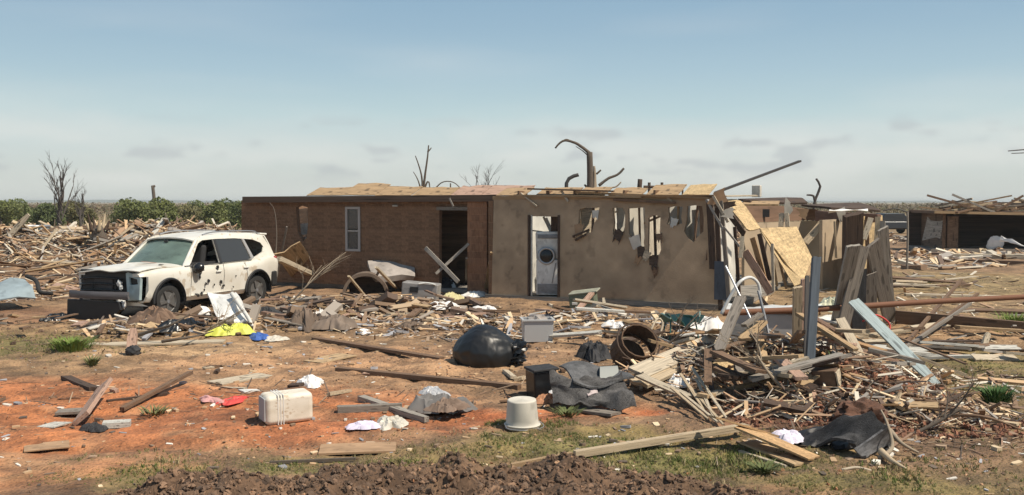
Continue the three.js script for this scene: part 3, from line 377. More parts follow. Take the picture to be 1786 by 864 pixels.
// ---------------------------------------------------------------- the wrecked white car: x forward, y up, z to its right
{
  const ang = 66 * Math.PI / 180, car = thing('wrecked_car', 'wrecked white sport utility car with its front end torn off', 'car', [-7.36, -.03, -21.73], Math.atan2(-Math.sin(ang), -Math.cos(ang)));
  const paint = new THREE.MeshPhysicalMaterial({ color: C(.74, .725, .68), roughness: .42, map: T.film, clearcoat: .35, clearcoatRoughness: .25 });
  const trim = std(.018, .018, .02, .6), liner = std(.012, .012, .013, .9), glassDark = new THREE.MeshPhysicalMaterial({ color: C(.10, .105, .11), roughness: .08, transmission: .55, thickness: 0, ior: 1.5 }), cabin = std(.025, .025, .027, .9);
  const P = (n, g, m, pos, rot, parent = car) => part(n, g, m, parent, pos, rot);
  // lower body: a loft of closed sections
  const prof = (k, x) => { for (let i = 1; i < k.length; i++) if (x <= k[i][0]) { const a = k[i - 1], b = k[i]; return mix(a[1], b[1], sm(clamp((x - a[0]) / (b[0] - a[0])))); } return k[k.length - 1][1]; };
  const wid = [[-2.36, .80], [-2.25, .87], [-1.6, .955], [-.4, .965], [.9, .955], [1.6, .945], [2.02, .90], [2.12, .86]], topY = [[-2.36, 1.08], [-2.0, 1.13], [-1.2, 1.06], [.6, 1.03], [.95, 1.06], [1.5, 1.06], [2.0, 1.02], [2.12, .98]], botY = [[-2.36, .52], [-2.1, .38], [-1.3, .30], [1.2, .30], [1.9, .36], [2.12, .45]];
  const xs = []; for (let x = -2.36; x < 2.121; x += .08) xs.push(x);
  const pos = [], idx = []; let n = 0;
  for (const x of xs) { const w = prof(wid, x), t = prof(topY, x), b = prof(botY, x), half = [[b, .70 * w], [b + .03, .90 * w], [b + .12, .965 * w], [mix(b, t, .36), .972 * w], [mix(b, t, .50), .985 * w], [mix(b, t, .66), w], [mix(b, t, .80), .998 * w], [t - .07, .985 * w], [t - .025, .955 * w], [t, .90 * w]];
    const ring = [...half.map(([y, z]) => [x, y, z]), ...half.slice().reverse().map(([y, z]) => [x, y, -z])]; n = ring.length; ring.forEach((p) => pos.push(...p)); }
  for (let i = 0; i < xs.length - 1; i++) for (let k = 0; k < n; k++) { const a = i * n + k, b = i * n + (k + 1) % n; idx.push(a, b, a + n, b, b + n, a + n); }
  for (let k = 1; k < n - 1; k++) { idx.push(0, k + 1, k); const q = (xs.length - 1) * n; idx.push(q, q + k, q + k + 1); }
  let g = new THREE.BufferGeometry(); g.setAttribute('position', new THREE.Float32BufferAttribute(pos, 3)); g.setAttribute('uv', new THREE.Float32BufferAttribute(pos.flatMap((v, i) => i % 3 === 0 ? [v * .5, pos[i + 1] * .5] : []), 2)); g.setIndex(idx); g.computeVertexNormals();
  const ev = new Evaluator(); ev.useGroups = false; const brush = (q, p = [0, 0, 0], r = [0, 0, 0]) => { const b = new Brush(q); b.position.set(...p); b.rotation.set(...r); b.updateMatrixWorld(); return b; };
  let body = brush(g); const cut = (q, p, r) => { body = ev.evaluate(body, brush(q, p, r), SUBTRACTION); };
  const WX = [1.42, -1.42];
  for (const wx of WX) for (const s of [-1, 1]) cut(new THREE.CylinderGeometry(.425, .425, .5, 40), [wx, .40, s * .86], [Math.PI / 2, 0, 0]);
  cut(new THREE.BoxGeometry(1.5, .9, 1.30), [1.86, 1.05, 0]); cut(new THREE.BoxGeometry(.5, .6, 1.9), [2.25, .62, 0]); cut(new THREE.BoxGeometry(2.9, .5, 1.45), [-.65, 1.15, 0]);
  for (const x of [.78, -.24, -1.10]) for (const s of [-1, 1]) cut(new THREE.BoxGeometry(.014, .66, .06), [x + (x < -1 ? .06 : 0), .76, s * .965], [0, 0, x < -1 ? -.25 : 0]);
  for (const s of [-1, 1]) { cut(new THREE.BoxGeometry(1.9, .012, .05), [-.17, .43, s * .95]); }
  const bg = toCreasedNormals(body.geometry, .55); P('body_shell', bg, paint);
  // arch liners and black arch flares
  for (const wx of WX) for (const s of [-1, 1]) {
    P('wheel_well', new THREE.CylinderGeometry(.42, .42, .40, 28, 1, true, Math.PI / 2 - .25, Math.PI + .5), liner, [wx, .40, s * .80], [Math.PI / 2, 0, 0]); P('wheel_well', new THREE.CircleGeometry(.42, 28), liner, [wx, .40, s * .61], [0, s < 0 ? Math.PI : 0, 0]);
    P('arch_flare', new THREE.TorusGeometry(.44, .028, 6, 26, Math.PI * 1.06), trim, [wx, .40, s * .955], [0, 0, -.09]);
  }
  const tyre = new THREE.LatheGeometry([[.235, -.11], [.30, -.12], [.35, -.105], [.372, -.06], [.374, 0], [.372, .06], [.35, .105], [.30, .12], [.235, .11]].map((p) => new THREE.Vector2(...p)), 32), rim = merge([new THREE.CylinderGeometry(.24, .24, .03, 28), ...[0, 1, 2, 3, 4].map((k) => moved(new THREE.BoxGeometry(.22, .035, .055), [Math.cos(k * 1.257) * .12, .03, Math.sin(k * 1.257) * .12], [0, -k * 1.257, 0])), moved(new THREE.TorusGeometry(.235, .018, 6, 28), [0, .02, 0], [Math.PI / 2, 0, 0])]);
  for (const wx of WX) for (const s of [-1, 1]) { const w = P('wheel', tyre, M.rubber, [wx, .37, s * .80], [s * Math.PI / 2, wx > 0 ? .12 : 0, 0]); part('rim', rim, std(.16, .155, .15, .5, { metalness: .5 }), w, [0, .07, 0]); part('hub_cap', new THREE.CylinderGeometry(.04, .045, .03, 12), M.dullmetal, w, [0, .11, 0]); }
  // engine bay and what is left of the front
  P('engine_block', merge([moved(box(.75, .34, .9, .05), [1.45, .72, 0]), moved(box(.3, .2, .5, .04), [1.75, .82, .1])]), liner); P('bay_floor', box(1.0, .04, 1.3), liner, [1.5, .40, 0]); P('firewall', box(.04, .62, 1.34), liner, [1.10, .76, 0]);
  P('radiator', box(.06, .58, 1.3, .015), M.black, [2.06, .72, .10]); P('radiator_core', box(.02, .36, .5), std(.035, .033, .038, .5), [2.10, .68, .15]); P('core_support', box(.08, .07, 1.5, .02), trim, [2.06, 1.0, .06]);
  P('front_fascia', extrude([[-.97, .05], [-.5, .02], [-.3, .09], [.1, .02], [.40, .06], [.36, .2], [.50, .30], [.46, .44], [-.1, .43], [-.5, .45], [-.95, .44]], .05, [], .012), M.black, [2.30, -.03, 0], [0, -Math.PI / 2, 0]).scale.x = -1; for (const [y, z0, z1] of [[.62, -.4, .8], [.74, -.3, .85], [.86, -.36, .8]]) P('grille_bar', capped([[2.12, y, z0], [2.15, y + .02, (z0 + z1) / 2], [2.11, y - .02, z1]], .018, .014, 6), M.blackgloss); P('hose', capped([[2.02, .9, -.1], [2.14, .78, -.24], [2.1, .6, -.2], [2.2, .4, -.34]], .02, .02, 6), M.rubber); P('hose', capped([[2.05, .85, .3], [2.16, .7, .4], [2.12, .55, .28]], .015, .015, 6), M.rubber);
  P('bumper_beam', sheet((s, t) => { const z = mix(.98, -.66, s), e = (z - .1) / .9; return [2.34 - .15 * e * e + .02 * Math.sin(t * 3.1), mix(.46, .60, t) + .02 * s, z]; }, 14, 3, .05), std(.15, .14, .145, .5, { map: T.blotch }));
  const apron = std(.40, .50, .52, .6, { map: T.blotch }); P('inner_fender', extrude([[-.80, .46], [-.50, .44], [-.46, .98], [-.52, 1.0], [-.84, .92]], .05, [[[-.78, .76], [-.56, .74], [-.54, .92], [-.76, .88]]], .01), apron, [2.10, 0, 0], [0, -Math.PI / 2, 0]);
  car.children[car.children.length - 1].userData.label = 'pale blue inner fender laid bare'; P('lamp_cavity', box(.10, .18, .24, .03), M.black, [2.02, .82, -.65]);
  for (const [x, y, z, s] of [[2.17, .78, -.34, .06], [2.17, .70, -.38, .05], [2.19, .38, -.36, .09], [2.19, .36, -.46, .08], [2.19, .29, -.30, .06]]) P('torn_bracket', crumple(s * .5, s, s * .8, x * 7 + z * 31 + y * 13, .8, 2.2, 2, -2), M.whitegloss, [x, y, z]);
  P('bracket', box(.05, .5, .05, .01), trim, [2.08, .52, .80], [0, 0, .2]);
  // bonnet: buckled, its corner lifted off the wing
  P('hood', sheet((s, t) => { const x = mix(.93, 2.20, s), z = mix(-.80, .80, t), e = Math.abs(t - .5) * 2; let y = mix(1.12, 1.075, s) - .05 * Math.pow(s, 4) - .05 * e * e * e + .018 * Math.sin(t * 9 + s * 3) * s; y += .06 * Math.exp(-Math.pow((t - .10) / .2, 2)) * s - .03 * Math.exp(-Math.pow((t - .42) / .1, 2)) * s * s; return [x - .09 * Math.pow(e, 3) * s + .03 * Math.sin(t * 14) * s, y, z * (1.04 - .02 * s)]; }, 12, 16, .018), paint).userData.label = 'buckled white hood with reddish scuffs';
  P('hood_scuff', extrude([[0, 0], [.16, -.02], [.30, .02], [.34, .08], [.16, .10], [.02, .06]], .004), std(.50, .28, .22, .9), [1.02, 1.124, -.25], [Math.PI / 2 - .1, .09, .6]); P('hood_scuff', extrude([[0, 0], [.2, .0], [.26, .05], [.06, .07]], .004), std(.06, .05, .05, .9), [1.22, 1.118, -.62], [Math.PI / 2 - .1, .09, -.5]);
  // cabin
  P('cowl', box(.30, .03, 1.5), trim, [.92, 1.075, 0]); P('dashboard', box(.35, .14, 1.4, .05), cabin, [.62, 1.08, 0]); P('cabin_tub', box(2.85, .04, 1.42), cabin, [-.66, .93, 0]); for (const s of [-1, 1]) P('door_lining', box(2.9, .2, .02), cabin, [-.66, 1.02, s * .735]);
  for (const [x, z] of [[.02, -.38], [.02, .38], [-.95, -.42], [-.95, .42]]) { const s = P('seat', box(.16, .56, .50, .06), cabin, [x, 1.20, z], [0, 0, .16]); part('headrest', box(.10, .20, .28, .04), cabin, s, [-.01, .36, 0]); }
  P('steering_wheel', new THREE.TorusGeometry(.18, .016, 6, 20), cabin, [.42, 1.12, -.38], [0, Math.PI / 2, .4]);
  // side frames with window openings; leaning inwards
  const lean = (y, x) => .885 - Math.max(0, y - 1.02) * .36 - Math.max(0, -1.5 - x) * .12;
  const sideFrame = [[1.05, 1.03], [.92, 1.07], [.36, 1.60], [.18, 1.67], [-.5, 1.715], [-1.5, 1.695], [-2.0, 1.63], [-2.22, 1.32], [-2.34, 1.02], [-1.9, 1.00], [-.5, 1.0]], wins = [[[.74, 1.075], [.66, 1.14], [.30, 1.52], [.14, 1.585], [-.20, 1.60], [-.20, 1.07]], [[-.29, 1.07], [-.29, 1.60], [-.9, 1.595], [-1.16, 1.575], [-1.30, 1.11], [-1.1, 1.085]], [[-1.40, 1.13], [-1.24, 1.57], [-1.55, 1.545], [-1.84, 1.46], [-1.92, 1.36], [-1.82, 1.24]]];
  const bend = (q, s, off = 0) => { const p = q.attributes.position; for (let i = 0; i < p.count; i++) { const x = p.getX(i), y = p.getY(i), z = p.getZ(i); p.setZ(i, s * (lean(y, x) - .03 + z + off)); } if (s < 0) { const ix = q.index; if (ix) { const a = ix.array; for (let i = 0; i < a.length; i += 3) [a[i], a[i + 1]] = [a[i + 1], a[i]]; } } q.computeVertexNormals(); return toCreasedNormals(q, .4); };
  for (const s of [-1, 1]) {
    P('side_frame', bend(extrude(sideFrame, .03, wins), s), paint);
    wins.forEach((w, k) => { if (s < 0 && (k === 0 || k === 2)) return; const cx = w.reduce((a, p) => a + p[0], 0) / w.length, cy = w.reduce((a, p) => a + p[1], 0) / w.length; P('side_window', bend(extrude(w.map(([x, y]) => [cx + (x - cx) * .995, cy + (y - cy) * .995]), .006), s, .008), glassDark); });
    P('window_trim', bend(extrude([[-.205, 1.06], [-.285, 1.06], [-.285, 1.60], [-.205, 1.60]], .006), s, .032), trim); P('window_trim', bend(extrude([[-1.305, 1.11], [-1.395, 1.13], [-1.235, 1.575], [-1.165, 1.578]], .006), s, .032), s < 0 ? std(.3, .3, .3, .5) : trim);
    P('belt_trim', bend(extrude([[.90, 1.058], [-1.3, 1.085], [-1.3, 1.10], [.90, 1.073]], .008), s, .034), trim);
    P('roof_rail', tube([[-1.85, 1.66, s * .60], [-1.8, 1.71, s * .60], [-1.0, 1.755, s * .61], [-.2, 1.745, s * .61], [.05, 1.70, s * .61]], .016, 16, 6), M.steel);
  }
  P('roof', sheet((s, t) => { const x = mix(.38, -2.02, s), z = mix(-.655, .655, t), e = Math.abs(t - .5) * 2; return [x - .08 * (1 - e * e) * (s < .05 ? -1 : 0), mix(1.585, 1.60, s) + .115 * Math.sin(Math.PI * clamp(s * .92 + .08)) + .025 * (1 - e * e) - .03 * e * e * e * e + .012 * noise2(s * 5, t * 4, 3), z * mix(1, .95, s)]; }, 14, 10, .03), paint);
  P('windshield', sheet((s, t) => { const z = mix(-.80, .80, t) * mix(1, .82, s), e = Math.abs(t - .5) * 2; return [mix(1.02, .40, s) - .16 * e * e, mix(1.075, 1.605, s) + .02 * Math.sin(s * Math.PI), z]; }, 6, 10, .006), new THREE.MeshPhysicalMaterial({ color: C(.34, .47, .41), roughness: .28, transmission: .6, thickness: 0, ior: 1.5, map: T.blotch, bumpMap: T.speck, bumpScale: .004 })).userData.label = 'crazed greenish windshield';
  for (const s of [-1, 1]) P('windshield_pillar', capped([[.88, 1.06, s * .83], [.58, 1.35, s * .745], [.31, 1.60, s * .675]], .035, .035, 6), paint);
  P('mirror_stub', box(.03, .05, .1, .01), trim, [.50, 1.57, 0]);
  P('tailgate', sheet((s, t) => { const z = mix(-.74, .74, t) * mix(1, .86, s); return [mix(-2.34, -2.02, s) - .05 * Math.sin(s * 2.6), mix(1.0, 1.62, s), z]; }, 6, 8, .03), paint); P('rear_window', sheet((s, t) => [mix(-2.30, -2.10, s) - .035, mix(1.20, 1.55, s), mix(-.62, .62, t) * mix(1, .88, s)], 2, 4, .01), glassDark);
  P('spoiler', box(.26, .05, 1.16, .02), paint, [-2.10, 1.655, 0], [0, 0, .06]);
  P('tail_lamp', box(.12, .12, .22, .03), std(.30, .04, .04, .3), [-2.26, 1.06, -.70], [0, .5, 0]); P('rear_trim', tube([[-1.92, .74, -.86], [-2.06, .80, -.85], [-2.2, .72, -.83], [-2.22, .52, -.82], [-2.1, .46, -.85]], .03, 14, 6), M.steel); P('gap_shade_block', box(.22, .34, .12, .03), liner, [-2.1, .60, -.84], [0, .1, 0]);  // the gap at the torn bumper is a black block, its shade painted
  const mir = P('door_mirror', crumple(.10, .115, .13, 4, .12, 1.5, 3, -2), M.blackgloss, [.66, 1.02, -1.03], [.4, .3, .2]); part('mirror_arm', box(.06, .05, .16, .015), trim, mir, [.02, .06, .12]); part('mirror_glass', box(.015, .14, .17, .005), M.dullmetal, mir, [-.09, 0, 0]);
  P('door_handle', box(.17, .03, .03, .01), M.white, [-.98, .93, -.972]); P('door_handle', box(.17, .03, .03, .01), M.white, [-.05, .90, -.978]);
  // gouges punched through the doors
  const rr = rng(31); for (const [x, y, s] of [[.52, .90, .10], [.55, .82, .07], [.28, .70, .09], [.36, .66, .06], [.10, .62, .06], [-.12, .66, .10], [-.20, .58, .08], [-.02, .98, .10], [.48, .46, .10], [.62, .44, .12], [.42, .52, .07], [-.52, .52, .05], [-.62, .76, .04]]) { const pts = []; for (let k = 0; k < 8; k++) { const a = k / 8 * 6.283, q = s * (.25 + rr() * .45); pts.push([Math.cos(a) * q, Math.sin(a) * q * (.5 + rr() * .5)]); } P('gouge', extrude(pts, .012), trim, [x, y, -.978 + (y < .5 ? .022 : .0)], [0, 0, rr() * 3]); }
}

// ---------------------------------------------------------------- loose things, near to far
const put = (m, p, rot, off = 0) => { const q = on(p, off); m.position.set(...q); if (rot) m.rotation.set(...rot); return m; };
// white bucket, upside down
{ const p = gy([0.11,0.00,-10.24]), c = thing('bucket', 'white plastic bucket upside down on the grass edge', 'bucket', p, .3); const pts = [[.0, .30], [.135, .30], [.15, .295], [.155, .28], [.170, .10], [.172, .05], [.186, .045], [.190, .03], [.186, .0], [.17, 0]].map((q) => new THREE.Vector2(...q)); part('shell', new THREE.LatheGeometry(pts.reverse(), 40), M.offwhite, c, [0, 0, 0], [.02, 0, .03]); part('rim', new THREE.TorusGeometry(.186, .010, 6, 40), M.offwhite, c, [0, .03, 0], [Math.PI / 2, 0, 0]); part('handle', tube([[-.19, .05, 0], [-.2, .02, .12], [0, .015, .24], [.2, .02, .12], [.19, .05, 0]], .005, 20, 5), M.steel, c); }
// white container on its side
{ const p = gy([-2.45,0.00,-10.48]), c = thing('plastic_container', 'white rounded plastic container lying on its side in red mud', 'container', p, .5); part('shell', box(.52, .32, .30, .055), std(.70, .66, .58, .6, { map: T.film }), c, [0, .155, 0], [.03, 0, .015]); part('base', box(.02, .25, .23, .009), std(.36, .36, .37, .7), c, [-.263, .155, 0]); for (const x of [-.13, -.10, -.07]) part('ridge', box(.012, .326, .306, .055), M.whitegloss, c, [x, .155, 0], [.03, 0, .015]); }  // grey end plate: the shade on the left end is put into its colour
// black bin bag
{ const p = gy([-0.36,0.00,-14.29]), c = thing('bin_bag', 'full black plastic bin bag tied at one end', 'bag', p, -.15); part('sack', (() => { const g = mergeVertices(new THREE.IcosahedronGeometry(1, 24)), a = g.attributes.position; for (let i = 0; i < a.count; i++) { let x = a.getX(i), y = a.getY(i), z = a.getZ(i); const n = Math.abs(noise3(x * 2.1, y * 2.6, z * 2.1, 5)), m = 1 - Math.abs(noise3(x * 5.5 + 3, y * 3.5, z * 5.5, 9)); let k = 1 + .045 * (.5 - n) + .03 * (m - .5) + .012 * (1 - Math.abs(noise3(x * 9, y * 5, z * 9, 3))); const tail = step(.5, 1, x); a.setXYZ(i, x * k * .46 - .05 + tail * .05, Math.max(y * k * .40 * (1 - .30 * Math.max(0, -x - .2)) + (x < 0 ? .0 : -.05 * x) , -.16) + .17, z * k * .42 * (1 - .3 * tail)); } g.computeVertexNormals(); return g; })(), std(.010, .011, .013, .42), c); part('knot', crumple(.09, .12, .09, 3, .9, 2.6, 3, -2), std(.012, .013, .015, .3), c, [.46, .24, .06], [0, 0, -.8]); part('loose_flap', crumple(.10, .05, .12, 6, .9, 2.6, 3, -2), std(.012, .013, .015, .3), c, [.47, .10, .10]); }
// translucent tote
{ const p = gy([0.43,0.00,-16.51]), c = thing('storage_tote', 'cloudy grey plastic storage tote filled with rags', 'tote', p, .1), m = std(.40, .41, .42, .4); const w = .48, h = .36, d = .36; for (const [sx, sz, x, z, rz, rx] of [[.015, d, -w / 2, 0, .06, 0], [.015, d, w / 2, 0, -.06, 0], [w, .015, 0, -d / 2, 0, -.06], [w, .015, 0, d / 2, 0, .06]]) part('side', box(sx, h, sz), m, c, [x, h / 2 + .02, z], [rx, 0, rz]); part('base', box(w - .03, .015, d - .03), m, c, [0, .02, 0]); part('rim', extrude([[-w / 2 - .04, -d / 2 - .04], [w / 2 + .04, -d / 2 - .04], [w / 2 + .04, d / 2 + .04], [-w / 2 - .04, d / 2 + .04]], .025, [[[-w / 2, -d / 2], [w / 2, -d / 2], [w / 2, d / 2], [-w / 2, d / 2]]]), std(.45, .46, .47, .4), c, [0, h + .04, 0], [Math.PI / 2, 0, 0]); part('rags', crumple(.19, .12, .14, 8, .7, 2.4, 3, -2), M.cloth, c, [0, .30, 0]); }
// dark green box on its side by the wall
{ const c = thing('green_box', 'dark green box with a pale lid beside the doorway', 'box', gy([1.63,0.00,-22.11]), -.25); part('body', box(.58, .34, .48, .02), M.greenbox, c, [0, .18, 0], [0, 0, .10]); part('lid', box(.66, .035, .52, .012), std(.36, .37, .30, .6, { map: T.blotch }), c, [.02, .38, .01], [.06, 0, .14]); part('latch', box(.12, .06, .02, .006), M.white, c, [-.16, .12, .246]); }
// grey cabinet and the mattress by the brick wall
{ const c = thing('grey_cabinet', 'dented grey metal cabinet lying before the brick wall', 'cabinet', gy([-2.16,0.00,-23.12]), -.12); part('body', box(.86, .42, .5, .03), std(.30, .29, .285, .6, { map: T.blotch }), c, [0, .24, 0], [.0, 0, -.08]); part('recess_shade_plate', box(.20, .13, .012), M.black, c, [-.12, .30, .254], [0, 0, -.08]); part('trim_strip', tube([[.0, .44, .27], [.2, .46, .27], [.4, .42, .27]], .022, 10, 6), M.whitegloss, c); }  // flat black plate on the front paints the shade of a recess
one('mattress', 'stained grey mattress half leaning on the brick wall', 'mattress', (() => { const p = [-3.82,0.17,-25.60]; return slab4([-3.92,0.70,-26.30], [-2.68,0.91,-26.60], [-2.59,0.37,-25.70], [-3.55,0.34,-25.30], .16, .06, 4, 6); })(), M.cloth);
{ const c = thing('armchair', 'overturned brown armchair with a dark hollow underside', 'chair', gy([-3.83,0.00,-25.44]), .1); part('shell', sheet((s, t) => { const a = mix(.1, 3.04, s); return [Math.cos(a) * .55, Math.sin(a) * .52 + .02, mix(-.35, .35, t) + .05 * noise2(s * 4, t * 3, 2)]; }, 14, 4, .08), M.brownsofa, c); part('back', box(.9, .4, .06, .02), M.dark, c, [0, .22, -.32]); part('foot', box(.06, .18, .06), M.dark, c, [.3, .52, .2], [.2, 0, -.5]); }
// soft heaps
for (const [nm, label, cat, p, s, mat, seed, amp] of [
  ['crumpled_sheet', 'white crumpled plastic sheet on red mud near the container', 'sheet', [-2.62,0.00,-12.51], [.22, .12, .16], M.whitecloth, 3, .7], ['lavender_bag', 'flattened lavender plastic bag on red mud', 'bag', [-1.56,0.00,-10.16], [.19, .07, .11], M.lavender, 5, .3], ['crumpled_cloth', 'cream and white rag lying by a weathered log', 'rag', [-1.29,0.00,-10.32], [.22, .09, .15], M.offwhite, 7, .9], ['clothes_heap', 'heap of grey and brown clothes in front of the bucket', 'clothes', [-0.86,0.00,-11.12], [.32, .20, .22], M.greycloth, 9, 1.3], ['plastic_wrap', 'shiny pale plastic wrap on top of the clothes heap', 'wrap', [-0.93,0.16,-11.39], [.20, .07, .14], std(.45, .45, .46, .25), 12, .9], ['patterned_shirt', 'brown striped shirt in the clothes heap', 'shirt', [-0.74,0.10,-10.78], [.18, .12, .14], std(.24, .17, .13, .95, { map: T.blotch }), 14, 1.2], ['white_tag', 'small white card stuck in the clothes heap', 'card', [-0.70,0.00,-11.06], [.06, .1, .05], M.whitecloth, 13, .6],
  ['soda_wrapping', 'torn red and white drink packaging on the mud', 'packaging', [-3.32,0.00,-11.44], [.22, .06, .10], M.red, 15, .9], ['soda_wrapping', 'pink scrap of torn drink packaging on the mud', 'packaging', [-3.56,0.00,-11.44], [.20, .05, .08], std(.6, .32, .30, .5), 17, .9],
  ['yellow_bag', 'yellow green bag in front of the wrecked car', 'bag', [-4.98,0.00,-17.21], [.34, .20, .22], M.yellowgreen, 19, .5], ['blue_tarp', 'crumpled blue tarp piece beside the yellow bag', 'tarp', [-4.47,0.00,-17.07], [.30, .10, .18], M.blue, 21, .6], ['small_bottle_pile', 'pale scraps beside the blue tarp', 'scrap', [-4.11,0.00,-16.92], [.22, .08, .14], M.offwhite, 23, .8],
  ['sofa_cover', 'brown torn sofa cover in the central debris', 'cover', [-3.90,0.00,-18.47], [.6, .40, .34], M.brownsofa, 25, 1.0], ['sofa_cover', 'dark sagging sofa cover beside a white star shaped scrap', 'cushion', [-3.30,0.00,-18.14], [.40, .26, .30], std(.23, .18, .145, .95, { map: T.blotch }), 27, .4], ['white_scrap', 'white pointed scrap between two sofa covers', 'scrap', [-3.87,0.00,-19.55], [.12, .26, .10], M.whitecloth, 29, 1.0],
  ['white_bag', 'white crumpled bag in front of the grey cabinet', 'bag', [-1.50,0.00,-20.96], [.34, .17, .22], M.whitecloth, 31, .7], ['yellowed_insulation', 'yellowish lump of insulation beside the grey cabinet', 'insulation', [-1.42,0.00,-23.39], [.30, .18, .2], std(.52, .48, .27, .9), 33, .8], ['white_scrap', 'white scrap by the left foot of the grey wall', 'scrap', [-0.58,0.00,-20.75], [.28, .14, .18], M.whitecloth, 35, .8], ['white_scrap', 'bright white litter before the brown entry', 'scrap', [-0.94,0.00,-24.37], [.32, .14, .2], M.white, 37, .9], ['white_sheet', 'pale blue white cloth slumped in the dark entry', 'cloth', [-1.68,0.00,-26.10], [.22, .26, .2], std(.5, .53, .54, .9), 39, .4], ['dark_heap', 'dark heap of clothes inside the brown entry', 'clothes', [-1.86,0.00,-26.10], [.5, .30, .3], M.charcoal, 41, .6],
  ['white_curl', 'curled white strip on the mud behind the bin bag', 'strip', [-2.68,0.00,-17.67], [.30, .07, .12], M.whitecloth, 43, 1.1], ['brown_rag', 'brown rag in front of the sofa covers', 'rag', [-1.84,0.00,-17.98], [.32, .13, .2], M.brownsofa, 45, .7],
  ['black_bag', 'small black bag behind the shingle sheets', 'bag', [1.24,0.00,-14.81], [.34, .26, .24], M.charcoal, 47, .8], ['white_paper', 'white paper on the dark shingle sheets', 'paper', [0.54,0.16,-11.49], [.12, .04, .07], M.whitecloth, 51, .5], ['red_rag', 'faded red rag on the dark shingle sheets', 'rag', [0.66,0.12,-11.25], [.12, .06, .09], std(.45, .16, .15, .9), 53, .7], ['white_scrap', 'white stuff bundled among thin slats', 'scrap', [2.07,0.00,-12.06], [.16, .14, .14], M.whitecloth, 55, .9], ['lavender_cloth', 'white and lavender cloth under the tilted black shingle panel', 'cloth', [2.70,0.10,-9.40], [.16, .10, .14], std(.66, .62, .72, .9), 57, .6],
  ['white_tarp', 'white folded tarp beside the green lawn chair', 'tarp', [3.55,0.00,-17.51], [.50, .34, .30], M.whitecloth, 59, .55], ['white_heap', 'white and yellow torn bag behind the tall grey boards', 'bag', [6.06,0.35,-18.48], [.34, .26, .25], std(.66, .66, .5, .9), 61, .9], ['orange_rag', 'orange brown rag behind the bucket', 'rag', [0.43,0.00,-11.57], [.16, .10, .12], std(.45, .22, .12, .9), 63, .8],
  ['black_scrap', 'black torn plastic under the front of the car', 'plastic', [-9.34,0.00,-19.93], [.34, .14, .2], M.blackgloss, 69, .8], ['mud_cover', 'mud brown torn fabric slumped over the car wheel debris', 'fabric', [-6.78,0.00,-18.47], [.50, .36, .3], std(.22, .14, .095, .9, { map: T.blotch }), 71, .5], ['black_scrap', 'black shiny plastic heap beside the front wheel', 'plastic', [-6.01,0.00,-17.67], [.45, .2, .26], M.blackgloss, 73, .6], ['white_pillow', 'round white pillow before the car door', 'pillow', [-6.05,0.00,-18.99], [.20, .16, .15], M.whitecloth, 75, .25], ['dark_clod', 'dark lump behind the white torn panel', 'rubble', [-4.98,0.00,-19.36], [.4, .26, .3], M.charcoal, 77, .6],
  ['white_rag', 'white rag among the boards right of the doorway', 'rag', [1.89,0.00,-17.82], [.28, .12, .2], M.whitecloth, 79, .8], ['black_clod', 'dark clod beside the pale panel and green scrap', 'rubble', [-4.42,0.00,-10.21], [.12, .08, .1], M.charcoal, 81, .6]]) {
  const full = /pillow/.test(nm); put(one(nm, label, cat, full ? crumple(s[0], s[1] * 1.2, s[2], seed, amp * .6, 1.6, 10) : drape(s[0] * 1.1, s[1] * 1.25, s[2] * 1.1, seed, amp), mat), p, [0, seed * .7, 0], full ? s[1] * .6 : .0); }
{ const c = thing('wicker_basket', 'dark brown round basket between the planks', 'basket', gy([1.70,0.00,-13.34]), .5), bm = std(.15, .09, .055, .95, { map: T.grain }); for (let k = 0; k < 15; k++) { const a = k / 15 * 6.283; part('stave', moved(box(.115, .40, .018), [0, 0, .27], [-.12, 0, 0]).rotateY(a), bm, c, [0, .24, 0], [.9, 0, .2]); } part('base', new THREE.CylinderGeometry(.24, .24, .03, 18), bm, c, [-.02, .12, -.14], [.9, 0, .2]); for (const y of [-.12, .14]) part('hoop', new THREE.TorusGeometry(.285 + y * .12, .014, 6, 24).rotateX(Math.PI / 2).translate(0, y, 0), M.dark, c, [0, .24, 0], [.9, 0, .2]); }

// ---------------------------------------------------------------- boards and panels that can be picked out one by one
// foreground left
flat('long pale plank lying in the mud before the wrecked car', [-7.15,0.00,-16.31], [-4.91,0.00,-16.58], .36, .03, M.cream, { shape: 6 });
flat('narrow tan plank just behind the long pale plank by the car', [-6.04,0.00,-17.21], [-3.90,0.00,-17.67], .14, .03, M.tan, { shape: 7 });
board('pinkish board tipped up on edge beside a dark board', on([-4.69,0.00,-10.48], .06), on([-4.97,0.00,-11.81], .20), .20, .05, M.pink, { roll: -.7, shape: 6 });
flat('dark short board behind the tipped pinkish board', [-6.09,0.00,-13.16], [-5.26,0.00,-12.20], .12, .05, M.dark);
flat('grey brown scrap board under the tipped pinkish board', [-5.28,0.00,-11.15], [-4.89,0.00,-11.25], .22, .03, M.grey);
board('thin dark rail leaning on twigs on the red mud', on([-4.50,0.00,-11.12], .03), on([-4.21,0.00,-12.67], .14), .07, .04, M.brown, { shape: 7 });
flat('second thin dark rail on the red mud', [-4.92,0.00,-11.64], [-4.22,0.00,-11.98], .06, .03, M.dark);
flat('pale rectangular plywood piece on the tan mud', [-3.91,0.00,-12.67], [-3.39,0.00,-13.34], .34, .02, M.cream, { shape: 6, name: 'plywood_sheet', category: 'plywood' });
flat('small white block near a dark clod on the red mud', [-4.38,0.00,-10.32], [-4.11,0.00,-10.40], .16, .06, M.painted, { shape: 6, name: 'white_block', category: 'block' });
flat('bent white card lying at the edge of the red mud', [-4.96,0.00,-10.21], [-4.92,0.00,-10.59], .20, .012, M.painted, { name: 'white_card', category: 'card' });
